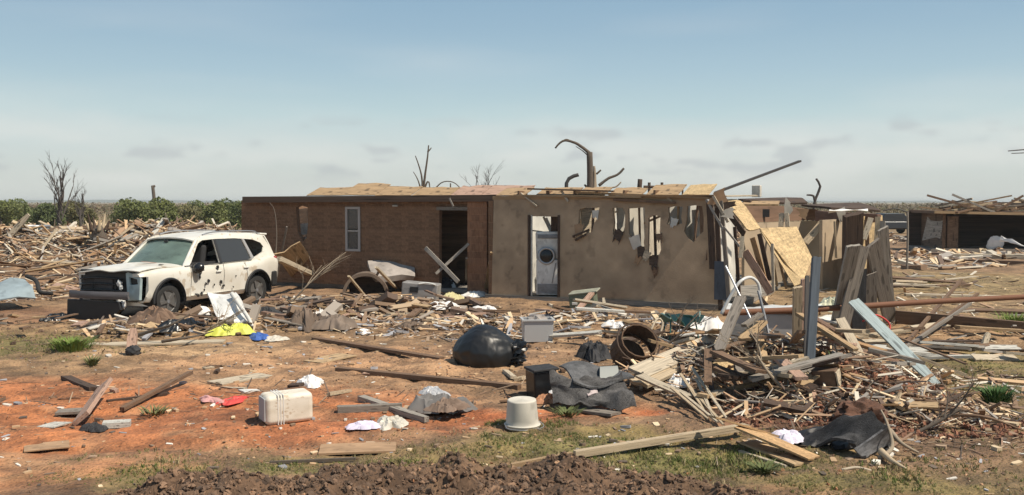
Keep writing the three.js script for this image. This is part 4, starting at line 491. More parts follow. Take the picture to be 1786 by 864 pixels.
flat('white tray beside the red packaging', [-3.36,0.00,-11.98], [-3.17,0.00,-12.13], .20, .015, M.white, { name: 'white_tray', category: 'tray', shape: 6 });
flat('pale slat beside the red packaging', [-3.73,0.00,-12.35], [-3.33,0.00,-12.13], .07, .02, M.cream);
flat('long brown board crossing the mud towards the bin bag', [-3.45,0.00,-16.92], [-1.03,0.00,-14.39], .13, .045, M.brown, { shape: 7 });
flat('long dark board running from the mud towards the shingle sheets', [-2.48,0.00,-13.70], [0.11,0.00,-12.39], .12, .06, M.brown, { shape: 6 });
flat('brown wide lath beside the long dark board', [-1.81,0.00,-13.38], [-0.87,0.00,-12.99], .14, .03, M.tan);
flat('square tan plywood on the mud', [-2.99,0.00,-14.49], [-2.57,0.00,-15.14], .40, .015, M.ply, { shape: 6, name: 'plywood_sheet', category: 'plywood' });
flat('reddish cardboard sheet half buried in mud', [-1.88,0.00,-9.40], [-1.14,0.00,-9.49], .36, .02, M.card, { shape: 6, name: 'cardboard_sheet', category: 'cardboard' });
flat('second cardboard sheet at the lower edge of the bare mud', [-4.81,0.00,-9.49], [-4.44,0.00,-9.67], .30, .012, M.card, { shape: 6, name: 'cardboard_sheet', category: 'cardboard' });
flat('weathered split log on the mud', [-1.97,0.00,-10.88], [-1.25,0.00,-11.00], .11, .07, M.grey, { name: 'split_log', category: 'log', shape: 8 });
flat('weathered tapering log in front of the clothes heap', [-1.79,0.00,-11.44], [-0.92,0.00,-10.48], .10, .06, M.ash, { name: 'split_log', category: 'log', shape: 9 });
flat('thin stick lying along the grass edge', [-2.24,0.00,-8.89], [-1.47,0.00,-9.06], .03, .025, M.bark, { name: 'stick', category: 'stick' });
// foreground right of centre
board('long timber sloping up out of the grass to the sheathing', on([0.56,0.00,-8.80], .05), on([2.39,0.00,-9.81], .10), .075, .06, M.pale, { shape: 7, name: 'timber', category: 'timber' });
flat('thin timber continuing from the long timber across the grass', [-0.01,0.00,-8.72], [0.56,0.00,-8.93], .05, .05, M.tan, { shape: 7, name: 'timber', category: 'timber' });
flat('short grey board behind the long timber', [1.18,0.00,-9.18], [1.65,0.00,-9.67], .06, .03, M.ash);
board('wide pale plank on top of the pile beside the shingle sheets', on([1.58,0.00,-12.20], .18), [2.94,0.49,-13.60], .32, .04, M.cream, { roll: .25, shape: 6 });
board('pale plank doubled under the wide pale plank', on([1.49,0.00,-11.84], .10), [2.88,0.40,-13.40], .26, .04, M.pale, { roll: .2, shape: 2 });
board('pale stick across the pile behind the basket', on([1.57,0.00,-15.49], .06), on([2.33,0.00,-16.65], .18), .07, .04, M.cream, { shape: 7 });
board('pale split lath among thin slats', on([1.56,0.00,-11.98], .20), on([2.06,0.00,-11.12], .12), .10, .03, M.cream, { roll: .3 });
for (const [k, a, b] of [[0, [1.95,0.00,-11.44], [2.18,0.00,-10.21]], [1, [2.09,0.00,-11.64], [2.22,0.00,-10.11]], [2, [2.22,0.00,-11.64], [2.17,0.00,-10.37]], [3, [1.85,0.00,-11.25], [2.10,0.00,-10.32]], [4, [2.22,0.00,-11.98], [2.31,0.00,-10.37]], [5, [2.05,0.00,-11.77], [2.13,0.00,-10.70]]]) board('thin pale slat in the fanned bundle beside the orange sheathing', on(a, .16 + k * .02), on(b, .05), .035, .015, k % 2 ? M.pale : M.cream, { shape: 9, name: 'slat', category: 'slat', group: 'fanned bundle of thin slats' });
const sheathing = std(.60, .38, .19, .85, { map: T.osb, bumpMap: T.osb, bumpScale: .003 });
board('upper orange sheathing strip sloping down from the slat bundle', on([1.90,0.36,-9.30]), on([2.56,0.00,-9.40], .14), .20, .018, sheathing, { shape: 1, roll: -.12, name: 'sheathing_strip', category: 'sheathing' });
board('long orange sheathing strip sloping down to the grass', on([2.17,0.26,-9.35]), on([2.80,0.00,-8.82], .02), .26, .018, sheathing, { shape: 3, roll: -.1, name: 'sheathing_strip', category: 'sheathing' });
board('lowest orange sheathing strip resting on the grass edge', on([2.28,0.00,-9.44], .06), on([2.67,0.00,-8.70], .01), .24, .018, M.ply, { shape: 4, roll: -.05, name: 'sheathing_strip', category: 'sheathing' });
board('thin pale lath under the orange sheathing strips', on([2.18,0.00,-9.22], .02), on([2.47,0.00,-8.66], .02), .04, .02, M.cream, { shape: 9, name: 'lath', category: 'lath' });
one('sheathing_sheet', 'yellow sheathing scrap leaning in the middle of the pile', 'sheathing', slab4([2.47,0.34,-12.09], [2.75,0.42,-12.40], [2.96,0.30,-12.32], [2.62,0.16,-11.97], .02, .05, 9, 4), M.osb);
board('tan board jutting from the yellow scrap', on([3.13,0.00,-14.60], .30), on([3.36,0.00,-14.09], .2), .12, .03, M.tan, { shape: 3 });
board('grey board sloping down the pile beside the steel rods', [3.10,0.56,-14.20], on([3.51,0.00,-12.83], .05), .20, .04, M.grey, { roll: .9, shape: 6 });
// shingle sheets, dark box
one('shingle_sheet', 'wide dark sheet of roof shingles slumped over rubble', 'shingles', sheet((s, t) => { const p = lerp3(lerp3([0.43,0.34,-11.15], [1.26,0.36,-11.34], s), lerp3([0.47,0.05,-11.01], [1.40,0.06,-10.84], s), t); return [p[0], Math.max(p[1] + .16 * fbm(s * 3.4, t * 2.6, 4, 5) + .07 * (1 - Math.abs(noise2(s * 5 + t * 3, t * 2, 7))) + .05 * Math.sin(s * 7) * (1 - t), .03), p[2] + .06 * noise2(s * 5, t * 4, 9)]; }, 30, 18, .014), M.shingle);
one('shingle_sheet', 'grey curled shingle strip at the back of the shingle heap', 'shingles', sheet((s, t) => { const p = lerp3(lerp3([0.60,0.30,-12.32], [1.29,0.36,-12.14], s), lerp3([0.70,0.34,-11.01], [1.42,0.30,-11.22], s), t); return [p[0], p[1] + .10 * Math.sin(s * 5 + t * 3) * .6, p[2]]; }, 12, 6, .02), std(.15, .15, .155, .9, { map: T.speck }));
one('shingle_sheet', 'pale grey curled flap beside the basket', 'shingles', sheet((s, t) => { const p = lerp3(lerp3([1.11,0.30,-12.24], [1.34,0.30,-12.32], s), lerp3([1.03,0.28,-11.33], [1.27,0.26,-11.44], s), t); return [p[0], p[1] + .06 * Math.sin(t * 4), p[2]]; }, 5, 6, .015), std(.30, .31, .29, .8));
flat('brown flattened board before the shingle sheets', [0.71,0.00,-11.12], [1.18,0.00,-10.76], .22, .03, M.grey, { shape: 0 });
{ const c = thing('dark_crate', 'black open crate at the left end of the shingle sheets', 'crate', gy([0.36,0.00,-11.84]), .35); part('body', box(.30, .36, .30, .02), M.blackgloss, c, [0, .18, 0], [0, 0, .05]); part('rim', box(.34, .03, .34, .01), M.charcoal, c, [0, .37, 0], [0, 0, .05]); }
one('magazine', 'pale magazine lying on the dark shingle sheets', 'magazine', slab4([0.80,0.28,-11.19], [0.93,0.32,-11.26], [0.99,0.22,-11.08], [0.87,0.20,-10.99], .012, .02, 5), std(.50, .42, .42, .6, { map: T.blotch }));
// right pile: posts, rods, pipes
board('dark blue steel post standing upright in the right pile', on([3.66,0.00,-11.91]), [3.85,1.71,-12.30], .10, .08, M.bluepost, { shape: 7, name: 'steel_post', category: 'post' });
board('slim dark angle iron beside the blue post', on([3.70,0.00,-12.20]), [3.83,1.45,-12.60], .05, .04, M.iron, { shape: 7, name: 'steel_post', category: 'post' });
board('tall grey board leaning beside the brown post', on([5.17,0.00,-15.61], .05), [5.12,1.75,-14.60], .22, .045, M.ash, { roll: .2, shape: 6 });
board('second tall grey board doubled behind the brown post', on([5.03,0.00,-15.03], .02), [5.38,1.73,-14.90], .20, .045, M.grey, { roll: .2, shape: 6 });
board('dark brown post rising above the tall grey boards', on([6.23,0.00,-17.82]), [5.95,2.20,-17.00], .34, .12, M.dark, { roll: .2, shape: 7, name: 'wood_post', category: 'post' });
board('tall grey brown board leaning at the outer side of the pile', on([7.09,0.00,-18.14], .04), [6.15,1.70,-16.60], .28, .05, M.grey, { roll: .2, shape: 6 });
board('pale tall board behind the leaning grey brown board', on([7.64,0.00,-19.55], .04), [6.93,1.91,-18.20], .22, .04, M.ash, { roll: .2, shape: 6 });
board('thin dark slat between the tall boards', on([6.67,0.00,-18.22]), [6.40,1.50,-17.40], .08, .03, M.brown, { roll: .2, shape: 7 });
for (const [a, b, m, w] of [[[6.11,0.00,-17.07], [6.01,1.23,-16.80], M.charcoal, .26], [[6.51,0.00,-17.51], [6.24,1.15,-16.90], M.grey, .22], [[6.10,0.00,-17.82], [5.88,1.01,-17.10], M.charcoal, .3]]) board('dark upright siding board between the tall leaning boards', on(a), b, w, .02, m, { roll: .2, shape: 6, name: 'siding_board', category: 'siding', group: 'siding between the tall boards' });
board('pale blue plank sloping down the right side of the pile', [4.78,1.02,-13.60], on([5.41,0.00,-12.28], .03), .17, .03, M.bluegrey, { roll: .35, shape: 8 });
board('pale tapering plank below the pale blue plank', [4.37,0.85,-12.90], on([4.43,0.15,-12.03], .02), .12, .03, M.cream, { roll: .2, shape: 9 });
board('short pale post in front of the white chest', on([4.15,0.00,-14.09], .02), [4.00,1.21,-13.60], .13, .05, M.pale, { roll: .2, shape: 6, name: 'wood_post', category: 'post' });
board('short brown post beside the pale post', on([4.25,0.00,-14.09], .02), [4.19,1.30,-13.90], .11, .05, M.pink, { roll: .2, shape: 6, name: 'wood_post', category: 'post' });
const rod = (label, pts, r, m, nm, cat) => one(nm, label, cat, /branch|root|twig/.test(nm) ? capped(pts, r * .8, r * .25, 7) : capped(pts, r, r * .9, 7), m);
rod('thin pale steel rod leaning out of the pile', [[2.99,1.50,-13.60], [3.22,0.87,-13.20], [3.40,0.22,-12.60]], .016, M.steel, 'steel_rod', 'rod');
rod('dark steel rod crossing the thin pale rod', [[3.35,1.19,-13.20], [3.42,0.73,-13.00], [3.43,0.22,-12.60]], .02, M.dullmetal, 'steel_rod', 'rod');
rod('bent white tubular chair frame sticking out of the pile', [[3.02,0.78,-14.00], [3.16,1.05,-14.00], [3.29,1.25,-14.00], [3.47,1.30,-14.10], [3.57,1.22,-14.10], [3.61,1.04,-14.10]], .026, M.whitegloss, 'chair_frame', 'frame');
rod('long rusty pipe running through the pile and across the yard', [[3.18,0.73,-14.60], [4.67,0.74,-15.00], [6.51,0.78,-15.60], [8.67,0.82,-16.20]], .05, M.rust, 'rusty_pipe', 'pipe');
rod('thin curved wire hanging down the front of the pile', [[2.64,0.63,-11.60], [2.63,0.39,-11.40], [2.57,0.09,-11.20], [2.55,-0.10,-11.00]], .007, M.bark, 'wire', 'wire');
rod('thin cut branch looping up in the middle of the pile', [[4.19,0.55,-12.60], [4.21,0.36,-12.40], [4.24,0.26,-12.20], [4.31,0.19,-12.10]], .016, M.barkpale, 'branch', 'branch');
rod('slender bent twig at the front of the sheathing', [[1.85,0.03,-8.67], [2.04,0.02,-9.60], [2.13,0.17,-9.70]], .006, M.barkpale, 'twig', 'twig');
rod('curved steel strip under the front of the pale blue plank', [[4.85,0.75,-13.40], [5.12,0.81,-13.60], [5.30,0.68,-13.60], [5.23,0.50,-13.50]], .014, M.red, 'red_cable', 'cable');
// white chest
{ const c = thing('white_chest', 'large white and grey chest lying in the right debris pile', 'chest', gy([4.18,0.00,-15.61]), -.20); part('body', box(1.30, .58, .62, .03), std(.42, .42, .42, .6, { map: T.blotch }), c, [-.02, .32, 0], [0, 0, .02]); part('lid', sheet((s, t) => [mix(-.72, .78, s), .66 + .05 * noise2(s * 4, t * 3, 5) + .04 * s, mix(-.34, .36, t)], 10, 5, .03), M.whitegloss, c); part('lid', sheet((s, t) => [mix(.55, 1.15, s), .52 + .06 * noise2(s * 4, t * 3, 8), mix(-.3, .3, t)], 6, 5, .03), M.white, c); }
{ const c = thing('lawn_chair', 'crumpled dark green metal lawn chair beside the white tarp', 'chair', gy([2.94,0.00,-17.07]), .2); for (const [x, k] of [[-.18, .2], [.06, -.1], [.26, .1]]) part('seat_slat', sheet((s, t) => [mix(-.12, .12, s) + x, .34 + .07 * Math.cos(s * 6) + k * t * .4, mix(-.22, .25, t)], 5, 4, .012), M.teal, c); for (const [x, z] of [[-.25, .2], [.3, .18], [-.22, -.2], [.3, -.2]]) part('leg', capped([[x, 0, z], [x * .9, .2, z * .9], [x * .8, .38, z * .6]], .014, .014), M.teal, c); part('arm', capped([[-.3, .36, -.2], [-.32, .46, 0], [-.25, .40, .25]], .016, .016), std(.25, .38, .34, .5), c); part('arm', capped([[.34, .34, -.2], [.38, .48, 0], [.28, .42, .25]], .016, .016), std(.25, .38, .34, .5), c); }
rod('pale looped tube beside the green lawn chair', [[2.25,0.03,-16.20], [2.33,0.27,-16.20], [2.46,0.44,-16.30], [2.53,0.38,-16.30], [2.46,0.12,-16.20]], .02, M.cream, 'looped_tube', 'tube');
// tilted shingle panel and a black sheet added as the dark of the hollow under it
one('shingle_sheet', 'tilted black shingle sheet at the front of the right pile', 'shingles', slab4([2.79,0.12,-9.41], [3.32,0.40,-9.17], [3.52,0.30,-9.03], [3.17,0.08,-9.00], .025, .10, 3, 10), std(.085, .085, .09, .9, { map: T.speck, bumpMap: T.speck, bumpScale: .004 }));
one('shingle_sheet', 'torn grey flap folded over the tilted shingle sheet', 'shingles', slab4([3.18,0.09,-8.98], [3.51,0.30,-9.03], [3.70,0.06,-9.38], [3.28,0.02,-8.94], .02, .02, 4, 4), std(.20, .20, .21, .85, { map: T.speck }));
put(one('hollow_shade_sheet', 'added black sheet that darkens the hollow under the tilted shingle sheet', 'plastic', drape(.5, .2, .3, 83, 1), M.black), [3.23,0.00,-9.49], [0, .4, 0], 0); put(one('rubble_lump', 'dark rubble lump propping the far side of the tilted shingle sheet', 'rubble', crumple(.26, .15, .18, 85, .5, 2.4, 8), std(.17, .085, .055, 1, { map: T.speck })), [3.71,0.00,-10.29], [0, .4, 0], .1);
{ const c = thing('cardboard_box', 'brown cardboard box with a pale end in the right pile', 'box', gy([3.69,0.00,-11.37]), -.5); part('body', box(.27, .21, .22, .01), std(.16, .10, .065, .9, { map: T.blotch }), c, [0, .1, 0], [.1, 0, .1]); part('flap', box(.02, .20, .21, .005), M.cream, c, [.155, .1, .02], [.1, 0, .2]); part('flap', box(.26, .012, .12), M.tan, c, [0, .215, -.12], [-.5, 0, .1]); }
// lower right boards
flat('orange plank lying to the side of the right pile', [5.17,0.00,-13.16], [5.74,0.00,-12.67], .15, .04, M.orange, { shape: 6 });
rod('curved pale strip in front of the orange plank', [[4.95,0.08,-12.56], [4.81,0.06,-11.97], [4.90,0.05,-11.60], [5.03,0.04,-11.31]], .035, M.tan, 'bent_strip', 'strip');
flat('pale chip of wood leaning on a darker chip', [4.40,0.00,-10.27], [4.75,0.00,-10.76], .06, .04, M.pale, { name: 'wood_chip', category: 'chip' }); flat('pinkish chip of wood beside the pale chip', [4.94,0.00,-11.12], [4.74,0.00,-10.37], .07, .04, M.pink, { name: 'wood_chip', category: 'chip' });
rod('pale split branch in front of the soil heap', [[3.37,0.05,-8.83], [3.54,0.12,-8.97], [3.55,0.30,-9.12], [3.58,0.38,-9.36]], .03, M.barkpale, 'branch', 'branch'); rod('pale split root reaching towards the grass', [[3.66,0.18,-9.35], [3.68,0.12,-9.05], [3.81,0.05,-9.03]], .04, M.barkpale, 'branch', 'branch'); rod('pale stub of wood below the split root', [[3.40,0.10,-8.88], [3.44,0.06,-8.67], [3.50,0.03,-8.55]], .045, M.pale, 'branch', 'branch'); rod('white curved stick at the foot of the pile', [[2.93,0.02,-8.55], [3.07,0.04,-8.55], [3.18,0.02,-8.52]], .014, M.cream, 'stick', 'stick');
for (let k = 0; k < 4; k++) rod(['dark red root curving out of the soil heap', 'second dark red root under the first', 'third dark red root near the grass', 'lowest dark red root at the pile foot'][k], [[4.3 + k * .08, .22 - k * .03, -11.2 + k * .3], [4.75 + k * .06, .16, -11.0 + k * .32], [5.15 + k * .05, H(5.2, -10.9 + k * .3) + .03, -10.9 + k * .3]], .03, M.brown, 'root', 'root');
// the yard on the right
board('long dark brown beam lying across the yard', on([7.11,0.00,-17.98], .14), on([9.08,0.00,-16.92], .12), .12, .24, M.brown, { shape: 7, name: 'beam', category: 'beam' });
flat('long pale board crossing the yard behind the rusty pipe', [9.91,0.00,-24.52], [12.97,0.00,-24.23], .22, .05, M.cream, { shape: 6 });
flat('thin pale board on the grass of the yard', [11.50,0.00,-28.28], [14.56,0.00,-30.40], .16, .03, M.cream, { shape: 7 });
flat('short pale board on the yard grass', [14.73,0.00,-31.34], [17.03,0.00,-32.34], .10, .03, M.tan, { shape: 7 }); flat('grey board in the middle of the yard', [12.50,0.00,-30.86], [13.62,0.00,-31.34], .2, .03, M.ash);
board('dark pole leaning over the boards of the yard', on([6.35,0.00,-15.74], .05), on([9.60,0.00,-20.75], .72), .06, .05, M.brown, { shape: 7, name: 'pole', category: 'pole' }); board('second dark pole beside the first in the yard', on([6.72,0.00,-16.11], .05), on([9.39,0.00,-19.55], .48), .05, .05, M.brown, { shape: 7, name: 'pole', category: 'pole' }); board('lowest pole of the three in the yard', on([5.94,0.00,-15.03], .04), on([8.73,0.00,-18.47], .40), .05, .05, M.grey, { shape: 7, name: 'pole', category: 'pole' });
board('pale splintered stub standing by the dark beam', on([7.78,0.00,-15.99]), on([7.92,0.00,-16.11], .22), .10, .05, M.cream, { roll: .2, shape: 9, name: 'wood_stub', category: 'stub' });
// centre band, before the house
board('pale stick leaning on the overturned armchair', on([-3.10,0.00,-26.10], .04), [-3.16,0.88,-22.60], .07, .05, M.cream, { shape: 7 }); board('thin pale stick before the overturned armchair', on([-3.45,0.00,-23.12], .03), [-3.70,0.72,-22.00], .05, .04, M.pale, { shape: 7 });
flat('long tan board in front of the armchair', [-4.19,0.00,-23.12], [-2.64,0.00,-23.94], .10, .07, M.tan, { shape: 7 }); board('pale beam end leaning beside the rear of the car', on([-5.61,0.00,-29.09], .06), [-5.76,0.99,-24.00], .16, .12, M.cream, { shape: 6 }); board('brown wide panel leaning behind the pale beam', on([-5.89,0.00,-28.28], .1), [-6.09,1.19,-26.30], .75, .03, M.ply, { roll: .6, shape: 1, name: 'plywood_sheet', category: 'plywood' });
board('slim stick leaning on the brick wall behind the car', on([-6.70,0.00,-27.52], .1), [-6.15,1.73,-26.60], .05, .04, M.grey, { shape: 7 }); rod('crooked grey branch against the brick wall', [[-6.48,0.56,-26.50], [-6.48,1.49,-26.80], [-6.59,2.19,-27.00], [-6.76,2.37,-27.20]], .03, M.bark, 'branch', 'branch');
board('broken board crossing the brown entry', [-2.21,1.23,-24.80], [-1.33,0.40,-24.20], .10, .04, M.ash, { shape: 6, roll: .2 }); board('second broken board crossing the brown entry', [-1.09,1.34,-24.60], [-1.92,0.58,-24.50], .07, .04, M.ash, { shape: 6, roll: .2 }); board('pale upright strip in the brown entry', on([-1.31,0.00,-27.52]), [-1.14,0.99,-24.40], .05, .04, M.ash, { shape: 7 }); board('yellowed board leaning in the inner corner of the house', on([-0.70,0.00,-25.13]), [-0.49,1.16,-24.00], .10, .04, M.tan, { shape: 6, roll: .2 });
board('pinkish board propped beside the dark green box', on([1.26,0.00,-19.93], .03), on([1.78,0.00,-21.64], .35), .12, .05, M.pink, { shape: 6 }); board('small pale stake right of the dark green box', on([2.00,0.00,-20.54]), on([1.95,0.00,-20.75], .30), .07, .04, M.cream, { shape: 9 });
// panels round the car
one('broken_door', 'white broken car door leaning before the car', 'panel', slab4([-5.85,0.62,-18.60], [-5.28,0.65,-18.60], [-4.84,0.17,-18.00], [-5.39,0.14,-17.90], .05, .05, 7, 5), M.whitegloss); one('ribbed_rail', 'white ribbed rail beside the broken white panel', 'rail', capped([[-5.31,0.66,-18.40], [-5.06,0.44,-18.10], [-4.86,0.24,-17.90], [-4.77,0.11,-17.80]], .045, .035), M.white);
board('grey bent strip of trim in front of the car', on([-7.88,0.00,-17.98], .02), on([-7.49,0.00,-19.36], .10), .16, .03, M.dullmetal, { shape: 7, name: 'trim_strip', category: 'trim' }); flat('brown flat strip beside the car front', [-9.00,0.00,-18.82], [-8.01,0.00,-18.47], .08, .02, M.tan, { shape: 7 });
one('sheet_metal', 'pale blue sheet metal lying at the far edge', 'panel', slab4([-12.25,0.54,-22.50], [-11.34,0.64,-22.60], [-10.59,0.34,-21.60], [-11.55,0.25,-21.20], .03, .10, 5, 6), M.bluepanel); rod('black tyre strip beside the blue panel', [[-11.29,0.67,-22.60], [-10.98,0.58,-22.40], [-10.69,0.35,-22.00], [-10.38,0.33,-21.90]], .05, M.rubber, 'rubber_strip', 'strip');
board('splintered stub of wood upright in front of the pale plank', on([-5.92,0.00,-15.03]), on([-5.96,0.00,-15.26], .40), .14, .09, M.pink, { roll: .2, shape: 9, name: 'wood_stub', category: 'stub' }); put(one('wood_stub', 'dark knotted foot of the splintered stub', 'stub', crumple(.11, .09, .09, 4, .35, 1.8, 5), M.charcoal), [-5.88,0.00,-15.03], [0, 0, 0], .05);
rod('dark crooked branch lying on the pale plank', [[-5.82,0.08,-16.09], [-5.45,0.14,-16.07], [-5.37,0.10,-16.78], [-5.17,0.16,-16.78]], .035, M.bark, 'branch', 'branch'); rod('dark root before the front wheel of the car', [[-6.57,0.06,-16.64], [-6.15,0.20,-16.48], [-5.71,0.34,-16.30], [-5.46,0.50,-16.43]], .05, M.bark, 'branch', 'branch');
{ const c = thing('metal_basin', 'grey dented metal basin on top of the far debris heap', 'basin', [-17.69,1.05,-36.00], .3); part('bowl', new THREE.SphereGeometry(.55, 20, 10, 0, 6.283, 1.57, 1.57), M.bluepanel, c, [0, .45, 0]); part('rim', new THREE.TorusGeometry(.55, .04, 6, 24), M.steel, c, [0, .45, 0], [Math.PI / 2, 0, 0]); }
{ const c = thing('torn_stump', 'brown torn tree stump standing in the far debris heap', 'stump', [-14.26,0.90,-33.50], 0); part('trunk', capped([[0, -.3, 0], [.08, .2, 0], [0, .6, .05]], .32, .2, 9), M.bark, c); for (let k = 0; k < 7; k++) part('splinter', capped([[Math.cos(k) * .25, .5, Math.sin(k) * .25], [Math.cos(k) * .4, .85 + (k % 3) * .12, Math.sin(k) * .4]], .08, .015, 5), k % 2 ? M.pale : M.dark, c); }
board('tall pale splintered board at the top of the far debris heap', [-18.23,1.00,-35.00], [-17.35,1.95,-35.00], .20, .07, M.cream, { shape: 9 }); board('pale forked board crossing the far debris heap', [-18.40,1.17,-35.00], [-16.88,0.78,-34.50], .16, .07, M.pale, { shape: 8 });
// ---- the many boards of the heaps
mark('bin bag', [-0.36,0.00,-14.29]); mark('bucket', [0.11,0.00,-10.24]); mark('white container', [-2.45,0.00,-10.48]); mark('storage tote', [0.43,0.00,-16.51]); mark('dark green box', [1.63,0.00,-22.11]); mark('grey cabinet', [-2.16,0.00,-23.12]); mark('overturned armchair', [-3.83,0.00,-25.44]); mark('wrecked car', [-7.36, 0, -21.7]); mark('front car wheel', [-7.0, 0, -19.6]); mark('yellow green bag', [-4.98,0.00,-17.21]); mark('sofa covers', [-3.60,0.00,-18.31]); mark('brown entry', [-1.6, 0, -24.4]); mark('doorway washing machine', [.6, 0, -23.2]); mark('green lawn chair', [2.94,0.00,-17.07]); mark('white tarp', [3.61,0.00,-17.82]); mark('white chest', [4.49,0.00,-16.78]); mark('blue steel post', [3.66,0.00,-11.91]); mark('tall grey boards', [5.13,0.00,-15.43]); mark('tall leaning board', [7.09,0.00,-18.14]); mark('pale blue plank', [5.70,0.00,-13.61]); mark('cardboard box', [3.65,0.00,-11.25]); mark('tilted shingle sheet', [3.33,0.00,-9.79]); mark('orange sheathing strip', [2.54,0.00,-9.79]); mark('basket', [1.72,0.00,-13.52]); mark('shingle heap', [0.90,0.00,-11.98]); mark('wide pale plank', [2.31,0.00,-13.61]); mark('rusty pipe end', [7.58,0.81,-15.90]); mark('dark beam', [8.12,0.00,-17.44]); mark('three leaning poles', [7.44,0.00,-17.07]); mark('long pale yard board', [11.47,0.00,-24.37]); mark('metal basin', [-17.7, 0, -36]); mark('torn stump', [-14.2, 0, -33.5]); mark('tall splintered board', [-18, 0, -35]); mark('blue sheet metal', [-11.5, 0, -22]); mark('far heap crest', [-22, 0, -38]); mark('far heap foot', [-14, 0, -29]); mark('car roof', [-11.5, 0, -33]); mark('red packaging', [-3.40,0.00,-11.50]); mark('tipped pinkish board', [-4.85,0.00,-11.15]); mark('long pale plank', [-6.06,0.00,-16.44]); mark('clothes heap', [-0.86,0.00,-11.12]); mark('lavender bag', [-1.56,0.00,-10.16]); mark('long dark board', [-1.18,0.00,-12.99]); mark('thin yard board', [13.01,0.00,-29.52]); mark('distant pale timber', [19.87,0.00,-40.78]);
scatterBoards(11, 95, [[-16.5, -33.4, 5.5, 3], [-12, -32.4, 3.4, 2.4], [-20, -36, 4, 3], [-15.5, -29.6, 4, 1.6]], 'in the far heap', 'boards in the far debris heap', { min: .6, max: 2.4, lean: .5, pile: .2, wide: 1.25, tones: ['pale', 'pale', 'tan', 'tan', 'tan', 'brown', 'grey', 'white'] });
scatterBoards(12, 38, [[-3.6, -20.6, 2.8, 1.6], [-5.4, -18.4, 1.6, 1.0], [-1.8, -19.8, 2, 1.4]], 'facing the brick wall', 'boards before the brick wall', { min: .3, max: 1.3, lean: .35, pile: .12, tones: ['pale', 'tan', 'brown', 'brown', 'grey', 'dark', 'tan'] });
scatterBoards(13, 34, [[1.6, -18.4, 1.9, 1.2], [2.2, -16.6, 1.6, .9], [.8, -19.6, 1.2, .8]], 'facing the grey wall', 'boards before the grey wall', { min: .3, max: 1.2, lean: .35, pile: .18, tones: ['pale', 'pale', 'tan', 'brown', 'white', 'dark', 'grey'] });
scatterBoards(47, 22, [[3.4, -10.9, 1.0, .5], [4.3, -10.9, .6, .4], [2.7, -11.2, .6, .4]], 'at the pile front', 'boards at the front of the right pile', { min: .25, max: .8, lean: .4, pile: .08, roll: 1.2, tones: ['dark', 'brown', 'tan', 'pale', 'grey'], wide: .7 });
scatterBoards(44, 52, [[3.8, -12.3, 1.2, .6], [2.6, -12.8, .9, .7], [5.0, -13.2, .9, .6], [3.0, -11.6, .8, .4]], 'in the right pile', 'boards in the right debris pile', { min: .35, max: 1.4, lean: .7, pile: .30, roll: .2, tones: ['pale', 'tan', 'brown', 'brown', 'dark', 'dark', 'grey', 'tan'] });
scatterBoards(15, 40, [[7.4, -17.6, 2.4, 1.6], [8.6, -20, 2.6, 2.4], [6.4, -15.6, 1.3, .8], [8.4, -15.4, 1.8, .8]], 'in the yard', 'boards in the yard', { min: .5, max: 2.2, lean: .12, pile: .06, spread: 1.0, tones: ['pale', 'pale', 'tan', 'brown', 'grey', 'white', 'dark'] });
scatterBoards(16, 24, [[-4, -14.8, 3.6, 1.4], [-5.6, -11.4, 2.8, 1.3], [-1, -12.4, 1.8, 1.3], [.6, -14, 1.4, 1.2]], 'on the bare mud', 'boards on the bare mud', { min: .15, max: .6, lean: .05, pile: .01, tones: ['tan', 'brown', 'dark', 'pale', 'brown'], wide: .6 });
scatterBoards(17, 22, [[-7.6, -17.9, 2.0, .7], [-9.6, -19, 1.3, .9], [-5.6, -18.6, 1.1, 1.0]], 'near the car', 'boards round the car', { min: .25, max: 1.2, lean: .3, pile: .12, tones: ['dark', 'brown', 'brown', 'tan', 'grey'] });
scatterBoards(18, 14, [[9.8, -28, 3.2, 2.0]], 'far across the yard', 'boards far across the yard', { min: .8, max: 2.6, lean: .1, pile: .06, spread: 1.0 });
scatterBoards(48, 16, [[-13.4, -26.6, 3.2, 2.2], [-11.4, -25, 1.4, 1.4]], 'between car and far heap', 'boards between the car and the far heap', { min: .5, max: 1.8, lean: .2, pile: .1, tones: ['tan', 'brown', 'pale', 'grey', 'brown'] });
litter('broken_lumber', 'mass of smaller broken lumber in the far debris heap', 61, 420, [[-17.3, -35, 7, 3.6], [-12.4, -33.8, 4, 3], [-22, -38, 6, 4]], [.5, 2.2], woodCols, { pile: .25, lean: .6, thin: .06, thick: .12, shape: 3 });
